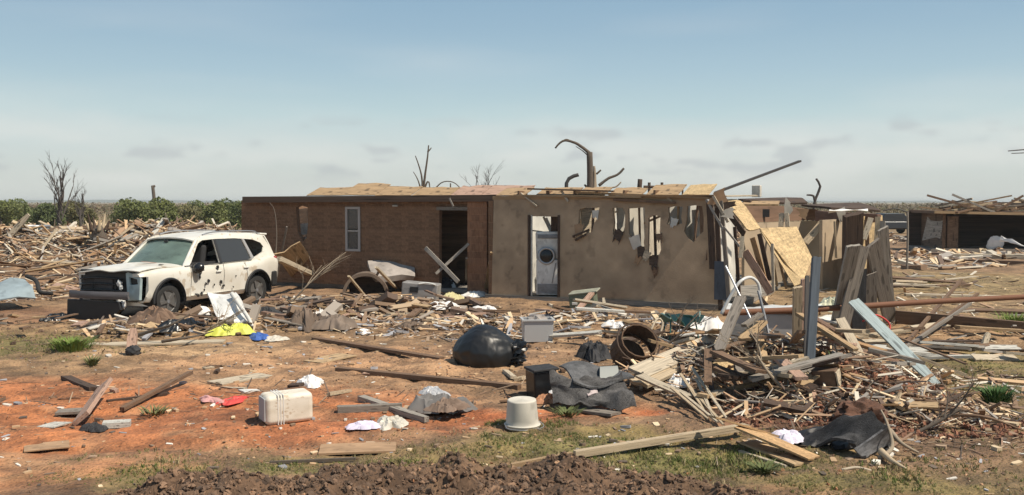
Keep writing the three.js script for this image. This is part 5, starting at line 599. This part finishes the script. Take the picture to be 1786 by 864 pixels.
// ---- splinters, scraps and clods that nobody could count
litter('wood_splinters', 'tangled splinters filling the far debris heap', 21, 5200, [[-17.3, -34.6, 8, 4.2], [-12.4, -33.6, 5, 3.6], [-22, -38, 7, 4.5]], [.12, 1.5], woodCols, { pile: .35, lean: 1.0, thin: .025, thick: .08 });
litter('wood_splinters_006', 'splinters strewn between the far heap and the car', 27, 1500, [[-13.5, -27, 4, 2.6], [-10.6, -25.5, 2, 2], [-14, -24, 3, 1.6]], [.08, .9], woodCols, { pile: .12, lean: .6, thin: .03, thick: .12 });
litter('wood_splinters_001', 'splinters and rubble before the house walls', 22, 2600, [[-3.6, -20.4, 3.4, 2.2], [1.4, -18.6, 2.6, 1.6], [-6, -18.2, 2.4, 1.2], [-.6, -18, 2.8, 1.6]], [.05, .5], scrapCols, { pile: .10, thin: .04, thick: .2 });
litter('broken_lumber_001', 'dark mass of rubble and lumber before the brick wall', 63, 220, [[-3.4, -20.8, 2.8, 1.2], [-5.2, -19, 1.8, 1.0], [-1.6, -20.6, 1.6, 1]], [.25, 1.0], [[.16, .10, .07], [.22, .15, .1], [.12, .08, .06], [.4, .3, .2], [.3, .26, .22]], { pile: .22, lean: .6, thin: .08, thick: .3, shape: 2 });
litter('wood_splinters_002', 'splinters packed into the right debris pile', 23, 2600, [[3.7, -12.3, 1.6, .9], [3.5, -10.9, 1.2, .6], [2.5, -12.6, 1.2, .9], [4.9, -13.4, 1.1, .9], [4.6, -10.8, 1.1, .7]], [.05, .55], woodCols, { pile: .12, lean: .9, thin: .025, thick: .11 });
litter('wood_splinters_003', 'splinters and scraps strewn over the yard', 24, 1300, [[7.6, -17.2, 3, 2.2], [9, -22, 4, 4], [11, -29, 5, 4], [6.2, -12.6, 1.8, 1.4]], [.05, .6], woodCols, { pile: .04, thin: .03, thick: .14 });
litter('twigs', 'dark twigs and roots strewn over the red mud', 26, 900, [[-5.6, -11.6, 3.2, 1.4], [-8, -16.2, 2, 1.4], [-1.5, -12.2, 2.6, 1.6], [5.2, -10.4, 2, 1.6], [3.6, -9.6, 1.6, .7]], [.05, .5], [[.16, .11, .075], [.11, .08, .06], [.3, .22, .15], [.24, .15, .1]], { pile: .02, thin: .02, thick: .05, lean: .3, shape: 3 });
litter('wood_scraps', 'small chips scattered on the mud and grass', 25, 2000, [[-4, -13.4, 5, 3], [-6, -9.8, 5, 2], [1, -9.8, 4, 1.6], [5.4, -9.6, 2.6, 2.2], [-1, -15.4, 4, 2]], [.012, .11], scrapCols, { pile: .0, thin: .12, thick: .7, lean: .25, roll: .4 });
const clod = (() => { const g = mergeVertices(new THREE.IcosahedronGeometry(.5, 1)), p = g.attributes.position; for (let i = 0; i < p.count; i++) { const k = .55 + .75 * hash(i, 3, 7); p.setXYZ(i, p.getX(i) * k, p.getY(i) * k, p.getZ(i) * k); } return toCreasedNormals(g, .35); })();
function clods(name, label, seed, n, area, sizes, cols, ok) { const r = rng(seed), im = new THREE.InstancedMesh(clod, std(1, 1, 1, .98), n), e = new THREE.Object3D(); let k = 0, tries = 0; while (k < n && tries++ < n * 8) { const [cx, cz, rx, rz] = area[(r() * area.length) | 0], x = cx + (r() * 2 - 1) * rx, z = cz + (r() * 2 - 1) * rz; if (ok && r() > ok(x, z)) continue; const s = mix(sizes[0], sizes[1], Math.pow(r(), 3.2)); e.position.set(x, H(x, z) + s * .06, z); e.rotation.set(r() * 6, r() * 6, r() * 6); e.scale.set(s, s * (.35 + r() * .4), s * (.5 + r() * .6)); e.updateMatrix(); im.setMatrixAt(k, e.matrix); const c = cols[(r() * cols.length) | 0], q = .7 + r() * .6; im.setColorAt(k, C(c[0] * q, c[1] * q, c[2] * q)); k++; } im.count = k; im.name = name; scene.add(im); tag(im, label, null, null, 'stuff'); }
clods('soil_clods', 'dark churned clods along the near edge', 31, 9000, [[-.8, -7.8, 4.4, 1.2]], [.008, .085], [[.13, .085, .058], [.16, .10, .066], [.10, .066, .046], [.22, .135, .085]], (x, z) => churnAt(x, z));
clods('soil_clods_001', 'scattered crumbs of clay on the bare mud', 32, 5200, [[-5, -11, 6, 4.2], [1, -11, 4, 3.5], [5, -10, 3.4, 3.6], [-3, -15, 6, 3]], [.006, .05], [[.34, .16, .08], [.24, .14, .085], [.40, .24, .14], [.15, .10, .07]]);
clods('soil_clods_002', 'red crumbly soil packed in the right pile', 33, 4200, [[4.0, -12.2, 1.4, 1.1], [3.5, -10.8, 1.1, .6], [4.6, -10.6, .9, .8]], [.015, .11], [[.22, .10, .062], [.17, .085, .055], [.28, .13, .08]]);
clods('soil_clods_003', 'mud crumbs between the debris before the house', 34, 2600, [[-3, -20, 5, 2.6], [2, -17.6, 3, 2], [-8, -18, 3, 1.6]], [.015, .12], [[.20, .13, .085], [.13, .085, .06], [.28, .19, .12]]);

// ---------------------------------------------------------------- grass and plants
const blade = (() => { const pos = [], r = rng(3); for (let k = 0; k < 5; k++) { const a = r() * 6.28, x = (r() - .5) * .5, z = (r() - .5) * .5, w = .07, dx = Math.cos(a), dz = Math.sin(a), b = .25 + r() * .5, h = .6 + r() * .5; const p = [[x - dz * w, 0, z + dx * w], [x + dz * w, 0, z - dx * w], [x + dx * b * .35 + dz * w * .7, h * .6, z + dz * b * .35 - dx * w * .7], [x + dx * b, h, z + dz * b]]; pos.push(...p[0], ...p[1], ...p[2], ...p[0], ...p[2], ...p[3]); } const g = new THREE.BufferGeometry(); g.setAttribute('position', new THREE.Float32BufferAttribute(pos, 3)); g.computeVertexNormals(); return g; })();
function grass(name, label, seed, n, area, h, cols) { const r = rng(seed), im = new THREE.InstancedMesh(blade, std(1, 1, 1, .9, { side: THREE.DoubleSide }), n), e = new THREE.Object3D(); for (let k = 0; k < n; k++) { const [cx, cz, rx, rz, w] = area[(r() * area.length) | 0], a = r() * 6.283, d = Math.sqrt(r()) * 1.15, x = cx + Math.cos(a) * d * rx + (r() - .5) * .2, z = cz + Math.sin(a) * d * rz + (r() - .5) * .2, q = noise2(x * 2.4, z * 2.4, 71) * .5 + .5, s = mix(h[0], h[1], r() * r()) * (.4 + q); e.position.set(x, H(x, z) - .006, z); e.rotation.set((r() - .5) * .5, r() * 6.28, (r() - .5) * .5); e.scale.set(s * 1.2, s, s * 1.2); e.updateMatrix(); im.setMatrixAt(k, e.matrix); const c = cols[(Math.pow(r(), 1.2) * cols.length) | 0], t = .7 + r() * .6; im.setColorAt(k, C(c[0] * t, c[1] * t, c[2] * t)); } im.name = name; scene.add(im); tag(im, label, null, null, 'stuff'); }
const gcol = [[.10, .14, .03], [.14, .17, .045], [.19, .18, .065], [.26, .22, .11], [.30, .24, .14]];
grass('grass', 'short thin grass in patches on the dirt', 41, 15000, greens, [.015, .06], gcol);
grass('dry_grass', 'sparse dead grass stubble over the dirt', 42, 9000, [[1.2, -9.2, 3, 1], [6, -11.6, 3, 3.4], [4.4, -7.6, 2.6, 1.2], [-8.4, -16, 2.4, 1.6], [-1.6, -8.9, 2.4, .5], [10, -26, 5, 6]], [.015, .06], gcol.slice(2));
function tuft(label, p, n, h, w, col) { const r = rng(Math.round(p[0] * 97 + 5000)), L = []; for (let k = 0; k < n; k++) { const a = r() * 6.28, s = r() * w, hh = h * (.6 + r() * .5), b = .1 + r() * .35 * h * 2; const g = new THREE.BufferGeometry(), x = Math.cos(a) * s, z = Math.sin(a) * s, dx = Math.cos(a + r() - .5), dz = Math.sin(a + r() - .5), q = .006 + r() * .006; const A = [x - dz * q, 0, z + dx * q], B = [x + dz * q, 0, z - dx * q], D = [x + dx * b * .4 + dz * q, hh * .65, z + dz * b * .4 - dx * q], E = [x + dx * b * .4 - dz * q, hh * .65, z + dz * b * .4 + dx * q], F = [x + dx * b, hh, z + dz * b]; g.setAttribute('position', new THREE.Float32BufferAttribute([...A, ...B, ...D, ...A, ...D, ...E, ...E, ...D, ...F], 3)); g.computeVertexNormals(); g.setAttribute('uv', new THREE.Float32BufferAttribute(new Float32Array(18), 2)); L.push(g); } const m = one('grass_tuft', label, 'grass', mergeGeometries(L), std(...col, .85, { side: THREE.DoubleSide })); m.position.set(...gy(p)); return m; }
tuft('bright green grass tuft beside the pale plank by the car', [-7.12,0.00,-15.61], 300, .20, .30, [.13, .19, .035]); tuft('dark green grass clump on the right dirt', [5.70,0.00,-11.37], 220, .24, .13, [.05, .11, .025]); tuft('bright green grass clump at the outer end of the dark beam', [9.43,0.00,-18.14], 240, .3, .35, [.15, .21, .04]); tuft('small weed on the mud before the pale plank', [-6.16,0.00,-14.18], 60, .14, .08, [.10, .12, .04]); tuft('thin weed beside the rail on the red mud', [-4.01,0.00,-10.85], 60, .08, .16, [.13, .13, .05]); tuft('small weed at the foot of the orange sheathing', [2.22,0.00,-8.51], 70, .08, .10, [.10, .12, .04]); tuft('weed in front of the shingle sheets', [0.61,0.00,-10.82], 70, .09, .14, [.11, .13, .045]); tuft('small green weed in the right pile', [4.08,0.30,-12.32], 80, .2, .1, [.07, .11, .03]);

// ---------------------------------------------------------------- bushes, trees, poles, the far wreck
const leafClump = (seed, rx, ry, rz, n, size) => { const r = rng(seed), pos = []; for (let k = 0; k < n; k++) { let x, y, z, q; do { x = r() * 2 - 1; y = r() * 2 - 1; z = r() * 2 - 1; q = x * x + y * y + z * z; } while (q > 1 || q < .18 || noise3(x * 2.6, y * 2.6, z * 2.6, seed) < -.25); const s = size * (.6 + r() * .8), a = V(r() - .5, r() - .5, r() - .5).normalize(), b = V(r() - .5, r() - .5, r() - .5).cross(a).normalize(), c = V(x * rx, y * ry, z * rz); for (const [i, j] of [[-1, -.5], [1, -.4], [0, 1], ]) { const p = c.clone().addScaledVector(a, i * s * .6).addScaledVector(b, j * s * .7); pos.push(p.x, p.y, p.z); } } const g = new THREE.BufferGeometry(); g.setAttribute('position', new THREE.Float32BufferAttribute(pos, 3)); g.computeVertexNormals(); g.setAttribute('uv', new THREE.Float32BufferAttribute(new Float32Array(pos.length / 3 * 2), 2)); return g; };
const leafMats = [[.12, .15, .04], [.15, .175, .05], [.17, .16, .065], [.09, .12, .035]].map((c) => new THREE.MeshPhysicalMaterial({ color: C(...c), roughness: .9, side: THREE.DoubleSide, transmission: .25, thickness: 0 }));
function bush(label, x, z, w, h, seed, mat) { const t = thing('bushy_tree', label, 'tree', [x, H(x, z) - .1, z], seed, 'bushy trees behind the far debris heap'), L = [], r = rng(seed); for (let k = 0; k < 6; k++) { const q = leafClump(seed * 11 + k, w * (.3 + r() * .2), h * (.22 + r() * .14), w * .35, 800, .13); q.translate((r() - .5) * w * .9, h * (.35 + r() * .38), (r() - .5) * w * .5); L.push(q); } part('crown', mergeGeometries(L), leafMats[mat], t); part('trunk', capped([[0, -.2, 0], [.1, h * .3, .05], [0, h * .6, 0]], .14, .05), M.bark, t); for (let k = 0; k < 3; k++) part('limb', capped([[.05, h * .25, 0], [(r() - .5) * w * .5, h * .5, (r() - .5) * w * .3], [(r() - .5) * w * .8, h * .75, (r() - .5) * w * .4]], .07, .02, 5), M.bark, t); }
const bushSpots = [[-39.9, -76, 2.7, 2.77], [-43.4, -86, 2.8, 2.85], [-34.3, -72, 2.5, 2.72], [-43.3, -95, 2.3, 2.55], [-30.7, -70, 1.7, 2.39], [-32.2, -80, 2.3, 2.74], [-28.1, -72, 2.2, 2.80], [-34.6, -92, 2.5, 2.71], [-25.1, -70, 2.1, 2.84], [-24.7, -74, 3.3, 2.38], [-27.7, -88, 2.3, 2.65], [-21.8, -72, 2.0, 2.72], [-22.4, -78, 2.2, 2.64], [-46.6, -84, 3.1, 2.85], [-24.2, -90, 3.1, 2.66]];
const bushWords = ['at the far edge of the frame', 'tall and broad under the bare tree', 'beside the bare tree trunk', 'right behind the bare tree', 'small and low beside the bare tree', 'first past the gap in the far trees', 'rounded, left of the snapped pole', 'broad, behind the snapped pole', 'rounded and greenest, by the snapped pole', 'low and wide above the car hood', 'broad above the car windshield', 'rounded above the car roof', 'nearest the house wall', 'partly cut by the frame edge', 'half hidden behind the house corner'];
bushSpots.forEach(([x, z, w, h], k) => bush('green bushy tree ' + bushWords[k], x, z, w, h, 50 + k, [1, 0, 3, 2, 2, 1, 1, 0, 1, 2, 0, 1, 0, 0, 1][k]));
{ const r = rng(91), n = 26000, im = new THREE.InstancedMesh(leafClump(5, 1, 1, 1, 60, .16), std(1, 1, 1, .95, { side: THREE.DoubleSide }), 5200), e = new THREE.Object3D(); for (let k = 0; k < 5200; k++) { const z = -mix(95, 330, r()), x = mix(-190, 190, r()), s = mix(.5, 1.0, r()); e.position.set(x, s * .5 + r() * .3, z); e.rotation.set(r() * 3, r() * 6, r() * 3); e.scale.set(s * 2.2, s, s * 1.8); e.updateMatrix(); im.setMatrixAt(k, e.matrix); const c = [[.12, .11, .06], [.17, .13, .085], [.13, .12, .06], [.20, .15, .11]][(r() * 4) | 0]; im.setColorAt(k, C(...c)); } im.name = 'far_scrub'; scene.add(im); tag(im, 'low green brown scrub covering the far plain', null, null, 'stuff'); }
function bareTree(label, x, z, h, seed, o = {}) { const r = rng(seed), t = thing(o.name ?? 'bare_tree', label, o.name ? 'branch' : 'tree', [x, H(x, z) - (o.name ? .01 : .1), z], 0), limbs = []; const grow = (p, dir, len, rad, lv) => { const mid = p.clone().addScaledVector(dir, len * .5).add(V((r() - .5) * len * .14, 0, (r() - .5) * len * .14)), end = p.clone().addScaledVector(dir, len).add(V((r() - .5) * len * .16, 0, (r() - .5) * len * .16)); const g = capped([p.toArray(), mid.toArray(), end.toArray()], rad, rad * .55, lv < 2 ? 7 : 4); if (lv === 0) part('trunk', g, o.mat ?? M.limb, t); else limbs.push([lv, g]); if (lv < (o.levels ?? 4)) { const n = lv === 0 ? (o.first ?? 6) : 3; for (let k = 0; k < n; k++) { const q = lv === 0 ? .35 + .65 * k / n : .3 + .7 * r(), st = p.clone().lerp(end, q); const a = r() * 6.28, sp = (o.spread ?? .55) * (.6 + r() * .7), d = dir.clone().add(V(Math.cos(a) * sp, .12, Math.sin(a) * sp)).normalize(); grow(st, d, len * (lv === 0 ? .62 : .58) * (.7 + r() * .5), rad * (lv === 0 ? .42 : .5), lv + 1); } } }; grow(V(0, 0, 0), V(o.tilt ?? 0, 1, 0).normalize(), h * (o.stem ?? .55), o.rad ?? h * .022, 0); const main = limbs.filter((q) => q[0] === 1), rest = limbs.filter((q) => q[0] > 1); main.forEach((q) => part('limb', q[1], o.mat ?? M.limb, t)); if (rest.length) { const m = part('twigs', merge(rest.map((q) => q[1])), o.mat ?? M.limb, t); m.userData.kind = 'stuff'; } }
bareTree('bare grey tree rising above the far bushes', -28.74, -62, 5.2, 7, { levels: 4, first: 8, spread: .42, stem: .62, rad: .12 }); bareTree('smaller bare tree right beside the tall bare tree', -29.12, -66, 3.4, 9, { levels: 4, first: 6, spread: .35, rad: .10 });
bareTree('thin bare tree behind the roof, tallest of the three', -1.88, -58, 5.6, 12, { levels: 4, first: 6, spread: .5, stem: .5, rad: .06 }); bareTree('thin bare tree behind the roof beside the tallest', -1.09, -60, 4.7, 15, { levels: 3, first: 4, spread: .45, rad: .06 });
for (const [label, p, h, s, tl] of [['torn twiggy branch lying between the car and the sofa covers', [-4.83,0.00,-21.07], 1.5, 31, .9], ['torn twiggy branch beside the rear wheel of the car', [-5.67,0.00,-23.12], 1.2, 33, -.9], ['torn twiggy branch under the front of the car door', [-5.53,0.00,-17.07], .9, 35, 1.6], ['torn twiggy branch beside the green lawn chair', [2.37,0.00,-15.61], 1.0, 37, 1.2], ['torn twiggy branch in front of the blue steel post', [3.19,0.00,-11.15], .9, 39, -.8], ['torn twiggy branch on the soil right of the shingle sheet', [4.10,0.00,-9.91], .8, 41, 1.8]]) bareTree(label, p[0], p[2], h, s, { tilt: tl, levels: 3, first: 6, spread: .8, stem: .7, rad: .022, name: 'fallen_branch', mat: s % 4 === 1 ? M.bark : M.barkpale });
{ const t = thing('forked_tree', 'thin forked snapped tree behind the brick wall', 'tree', [-4.2, 0, -46]);; part('trunk', capped([[-.1, -.1, 0], [0.01,2.72,0], [0.09,3.54,0], [0.22,4.48,0], [0.28,5.05,0]], .10, .03), M.bark, t); part('limb', capped([[-0.02,2.72,0], [-0.05,3.54,0], [-0.18,4.08,0], [-0.35,4.56,0]], .06, .02), M.bark, t); part('limb', capped([[-0.10,3.00,0], [-0.26,3.48,0], [-0.45,3.81,0]], .04, .015), M.bark, t); part('limb', capped([[0.22,4.73,0], [0.33,4.84,0], [0.41,4.94,0]], .04, .02), M.bark, t); part('limb', capped([[0.06,3.00,0], [0.25,3.37,0], [0.36,2.86,0]], .05, .02), M.bark, t); part('limb', capped([[0.55,3.00,0], [0.93,3.32,0], [1.41,3.32,0], [1.85,2.97,0]], .03, .02), M.bark, t); part('limb', capped([[1.30,2.86,0], [1.30,3.27,0]], .035, .03), M.bark, t); }
{ const X = 45, t = thing('broken_tree', 'tall snapped tree trunk with a drooping limb behind the grey wall', 'tree', [3.6, 0, -X]);; part('trunk', capped([[.05, -.1, 0], [0.00,2.59,0], [0.00,3.78,0], [-0.03,4.68,0]], .17, .14, 9), M.bark, t); part('split_wood', capped([[0.19,2.59,0], [0.21,3.51,0], [0.19,4.04,0]], .13, .05, 7), M.barkpale, t).userData.label = 'pale split wood along the trunk'; part('limb', capped([[-0.03,4.62,0], [-0.29,4.84,0], [-0.69,5.10,0], [-1.16,5.21,0], [-1.40,5.10,0], [-1.61,4.86,0]], .08, .04), M.bark, t); part('limb', capped([[-0.77,5.10,0], [-1.09,5.26,0], [-1.30,5.18,0]], .04, .03), M.bark, t); part('limb', capped([[-0.03,4.44,0], [-0.34,4.73,0], [-0.66,4.94,0]], .03, .015), M.bark, t); part('limb', capped([[0.40,3.14,0], [0.82,3.46,0], [1.30,3.67,0], [1.56,3.94,0]], .07, .05), M.bark, t); part('limb', capped([[0.82,3.04,0], [1.19,3.09,0], [1.43,3.30,0]], .04, .03), M.barkpale, t); part('limb', capped([[-0.08,2.98,0], [-0.26,3.19,0]], .07, .04), M.bark, t); part('limb', capped([[0.29,3.67,0], [0.50,3.86,0]], .05, .04), M.bark, t); }
{ const X = 33; rod('bent dark vent pipe behind the grey wall', [[1.84, 0, -X], [1.84,2.90,-33], [1.86,3.10,-33], [2.00,3.23,-33], [2.25,3.31,-33]], .07, M.iron, 'vent_pipe', 'pipe'); const t = thing('broken_rack', 'dark broken rack standing behind the grey wall', 'rack', [0, 0, 0]); part('bar', capped([[4.45,2.90,-33], [5.34,2.89,-33]], .05, .05), M.dark, t); for (const u of [4.64, 5.07]) part('leg', capped([[u, 0, -X], [u, 3.05, -X]], .05, .05), M.dark, t); rod('short dark stump behind the grey wall eave', [[4.31, 0, -X], [4.31,2.83,-33], [4.33,3.16,-33]], .09, M.dark, 'snag', 'snag'); rod('thin dark stick behind the eave near the torn corner', [[5.77, 0, -X], [5.77,2.87,-33]], .035, M.dark, 'snag', 'snag'); }
{ const X = 36; const t = thing('snapped_sapling', 'dark snapped sapling above the rear wing roof', 'tree', [0, 0, 0]); part('trunk', capped([[11.16, 0, -X], [11.18,2.40,-36], [11.31,2.76,-36], [11.37,2.99,-36], [11.22,3.25,-36]], .08, .04), M.limb, t); part('limb', capped([[11.18,2.44,-36], [11.12,2.61,-36], [10.88,2.65,-36]], .05, .03), M.limb, t); }
{ const X = 110; const t = thing('utility_pole', 'snapped utility pole above the far bushes', 'pole', [0, 0, 0]); part('pole', capped([[-40.25, -.2, -X], [-40.38,2.85,-110], [-40.51,4.15,-110]], .22, .18), M.bark, t); part('cross_arm', capped([[-40.64,4.08,-110], [-40.25,4.15,-110]], .14, .14), M.bark, t); }
{ const X = 60; const t = thing('leaning_light_pole', 'bent light pole whose arm hangs into the frame edge', 'pole', [0, 0, 0]); part('pole', capped([[33.07, -.2, -X], [33.07,4.24,-60], [33.00,5.58,-60]], .12, .08), M.dullmetal, t); part('arm', capped([[33.00,5.58,-60], [31.84,5.61,-60], [30.46,5.51,-60]], .05, .03), M.iron, t); part('arm', capped([[33.00,5.36,-60], [31.84,5.40,-60], [30.67,5.36,-60]], .035, .025), M.iron, t); }
{ const X = 34; const t = thing('bent_rod_pole', 'thin pole with a sagging wire beyond the rear wing', 'pole', [0, 0, 0]); part('pole', capped([[13.82, 0, -X], [13.82,1.44,-34], [13.80,2.04,-34]], .04, .035), M.grey, t); part('wire', capped([[13.80,2.04,-34], [13.34,2.16,-34], [12.94,2.08,-34]], .025, .02), M.iron, t); }
// far wrecked house on the right
{ const t = thing('far_wrecked_house', 'distant wrecked house with a collapsed roof and dark open front', 'house', [23.26,0.00,-46.35], -.12), brickish = std(.24, .21, .18, .9, { map: T.blotch }); const P = (n, g, m, p, r) => part(n, g, m, t, p, r);
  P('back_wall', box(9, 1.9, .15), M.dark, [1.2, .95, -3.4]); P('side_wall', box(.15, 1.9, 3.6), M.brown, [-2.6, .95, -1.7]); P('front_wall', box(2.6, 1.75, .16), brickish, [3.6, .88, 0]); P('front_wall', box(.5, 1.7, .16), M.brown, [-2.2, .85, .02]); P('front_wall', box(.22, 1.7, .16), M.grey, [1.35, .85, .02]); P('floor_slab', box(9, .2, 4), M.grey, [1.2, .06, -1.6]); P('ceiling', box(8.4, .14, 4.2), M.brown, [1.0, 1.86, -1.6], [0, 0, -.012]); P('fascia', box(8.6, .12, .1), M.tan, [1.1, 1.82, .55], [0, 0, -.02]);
  const r = rng(71); for (let k = 0; k < 74; k++) { const x = mix(-3, 4.6, r()), L = mix(.6, 2.6, r()), m = P('rafter', boardShapes[k % 8], [M.tan, M.brown, M.pale, M.grey, M.brown][k % 5], [x, 1.98 + r() * .46 * (x < 2.5 ? 1 : .6), mix(-2.2, .6, r())], [0, (r() - .5) * 1.5, (r() - .5) * .45]); m.scale.set(L, .07, .13); }
  for (const [x, y, L, rz, m, w] of [[-2.3, 2.35, 2.6, -.28, M.brown, .1], [-1.4, 2.3, 2.2, -.42, M.ash, .1], [.2, 2.32, 1.4, .55, M.brown, .1], [3.4, 2.1, 2.4, -.25, M.brown, .1]]) { const q = P('rafter', boardShapes[7], m, [x, y, .5], [0, 0, rz]); q.scale.set(L, .09, w); }
  const q1 = P('leaning_board', boardShapes[6], M.brown, [2.05, .7, .4], [0, 0, -1.0]); q1.scale.set(1.5, .07, .12); const q2 = P('leaning_board', boardShapes[6], M.cream, [1.55, .6, .45], [0, 0, 1.5]); q2.scale.set(1.1, .05, .3);
  P('broken_panel', crumple(.35, .3, .1, 5, .5, 2, 4, -2), M.whitecloth, [1.85, 1.45, .4]); P('siding_panel', slab4([-3.6, .6, .2], [-2.8, .7, .25], [-2.7, 1.5, .2], [-3.4, 1.6, .1], .05, .1, 3), M.ash); }
put(one('broken_disc', 'round white panel leaning before the distant wrecked house', 'panel', crumple(.36, .36, .1, 21, .3, 1.8, 6, -2), M.whitecloth), [23.02,0.00,-46.35], [.2, 0, .1], .4);
one('white_siding', 'long white siding strip sagging before the distant house', 'siding', slab4([22.09,0.80,-44.00], [22.97,0.38,-43.00], [22.97,0.22,-43.00], [22.04,0.64,-44.00], .05, .12, 4, 6), M.whitecloth);
board('long pale timber before the distant wrecked house', on([18.31,0.00,-41.61], .1), on([22.29,0.00,-40.37], .1), .5, .18, M.cream, { shape: 7, name: 'timber', category: 'timber' }); board('dark sill beam below the long pale timber', on([16.84,0.00,-38.46], .08), on([20.10,0.00,-36.40], .08), .4, .16, M.brown, { shape: 7, name: 'timber', category: 'timber' });
{ const c = thing('distant_car', 'small dark car far behind the house wing', 'car', [28.45,0.00,-72.91], .1); part('body', box(3.6, .6, 1.7, .12), std(.03, .035, .045, .4), c, [0, .65, 0]); part('cabin', extrude([[-1.2, 0], [-.9, .55], [.5, .55], [1.1, 0]], 1.4, [], .05), std(.03, .034, .04, .2), c, [0, .93, -.7]); for (const x of [-1.1, 1.1]) for (const z of [-.8, .8]) part('wheel', new THREE.CylinderGeometry(.32, .32, .2, 16), M.rubber, c, [x, .32, z], [Math.PI / 2, 0, 0]); }
litter('wood_splinters_004', 'rubble strewn round the distant wrecked house', 51, 900, [[19, -44, 7, 4], [15, -38, 4, 4], [26, -42, 6, 4]], [.15, 1.3], woodCols, { pile: .12, thin: .05, thick: .25 });
litter('wood_splinters_005', 'rubble on the plain behind the house', 52, 1800, [[-4, -52, 16, 8], [14, -62, 14, 10]], [.2, 1.6], woodCols, { pile: .3, thin: .05, thick: .2 });
shade(scene);
renderer.render(scene, camera);
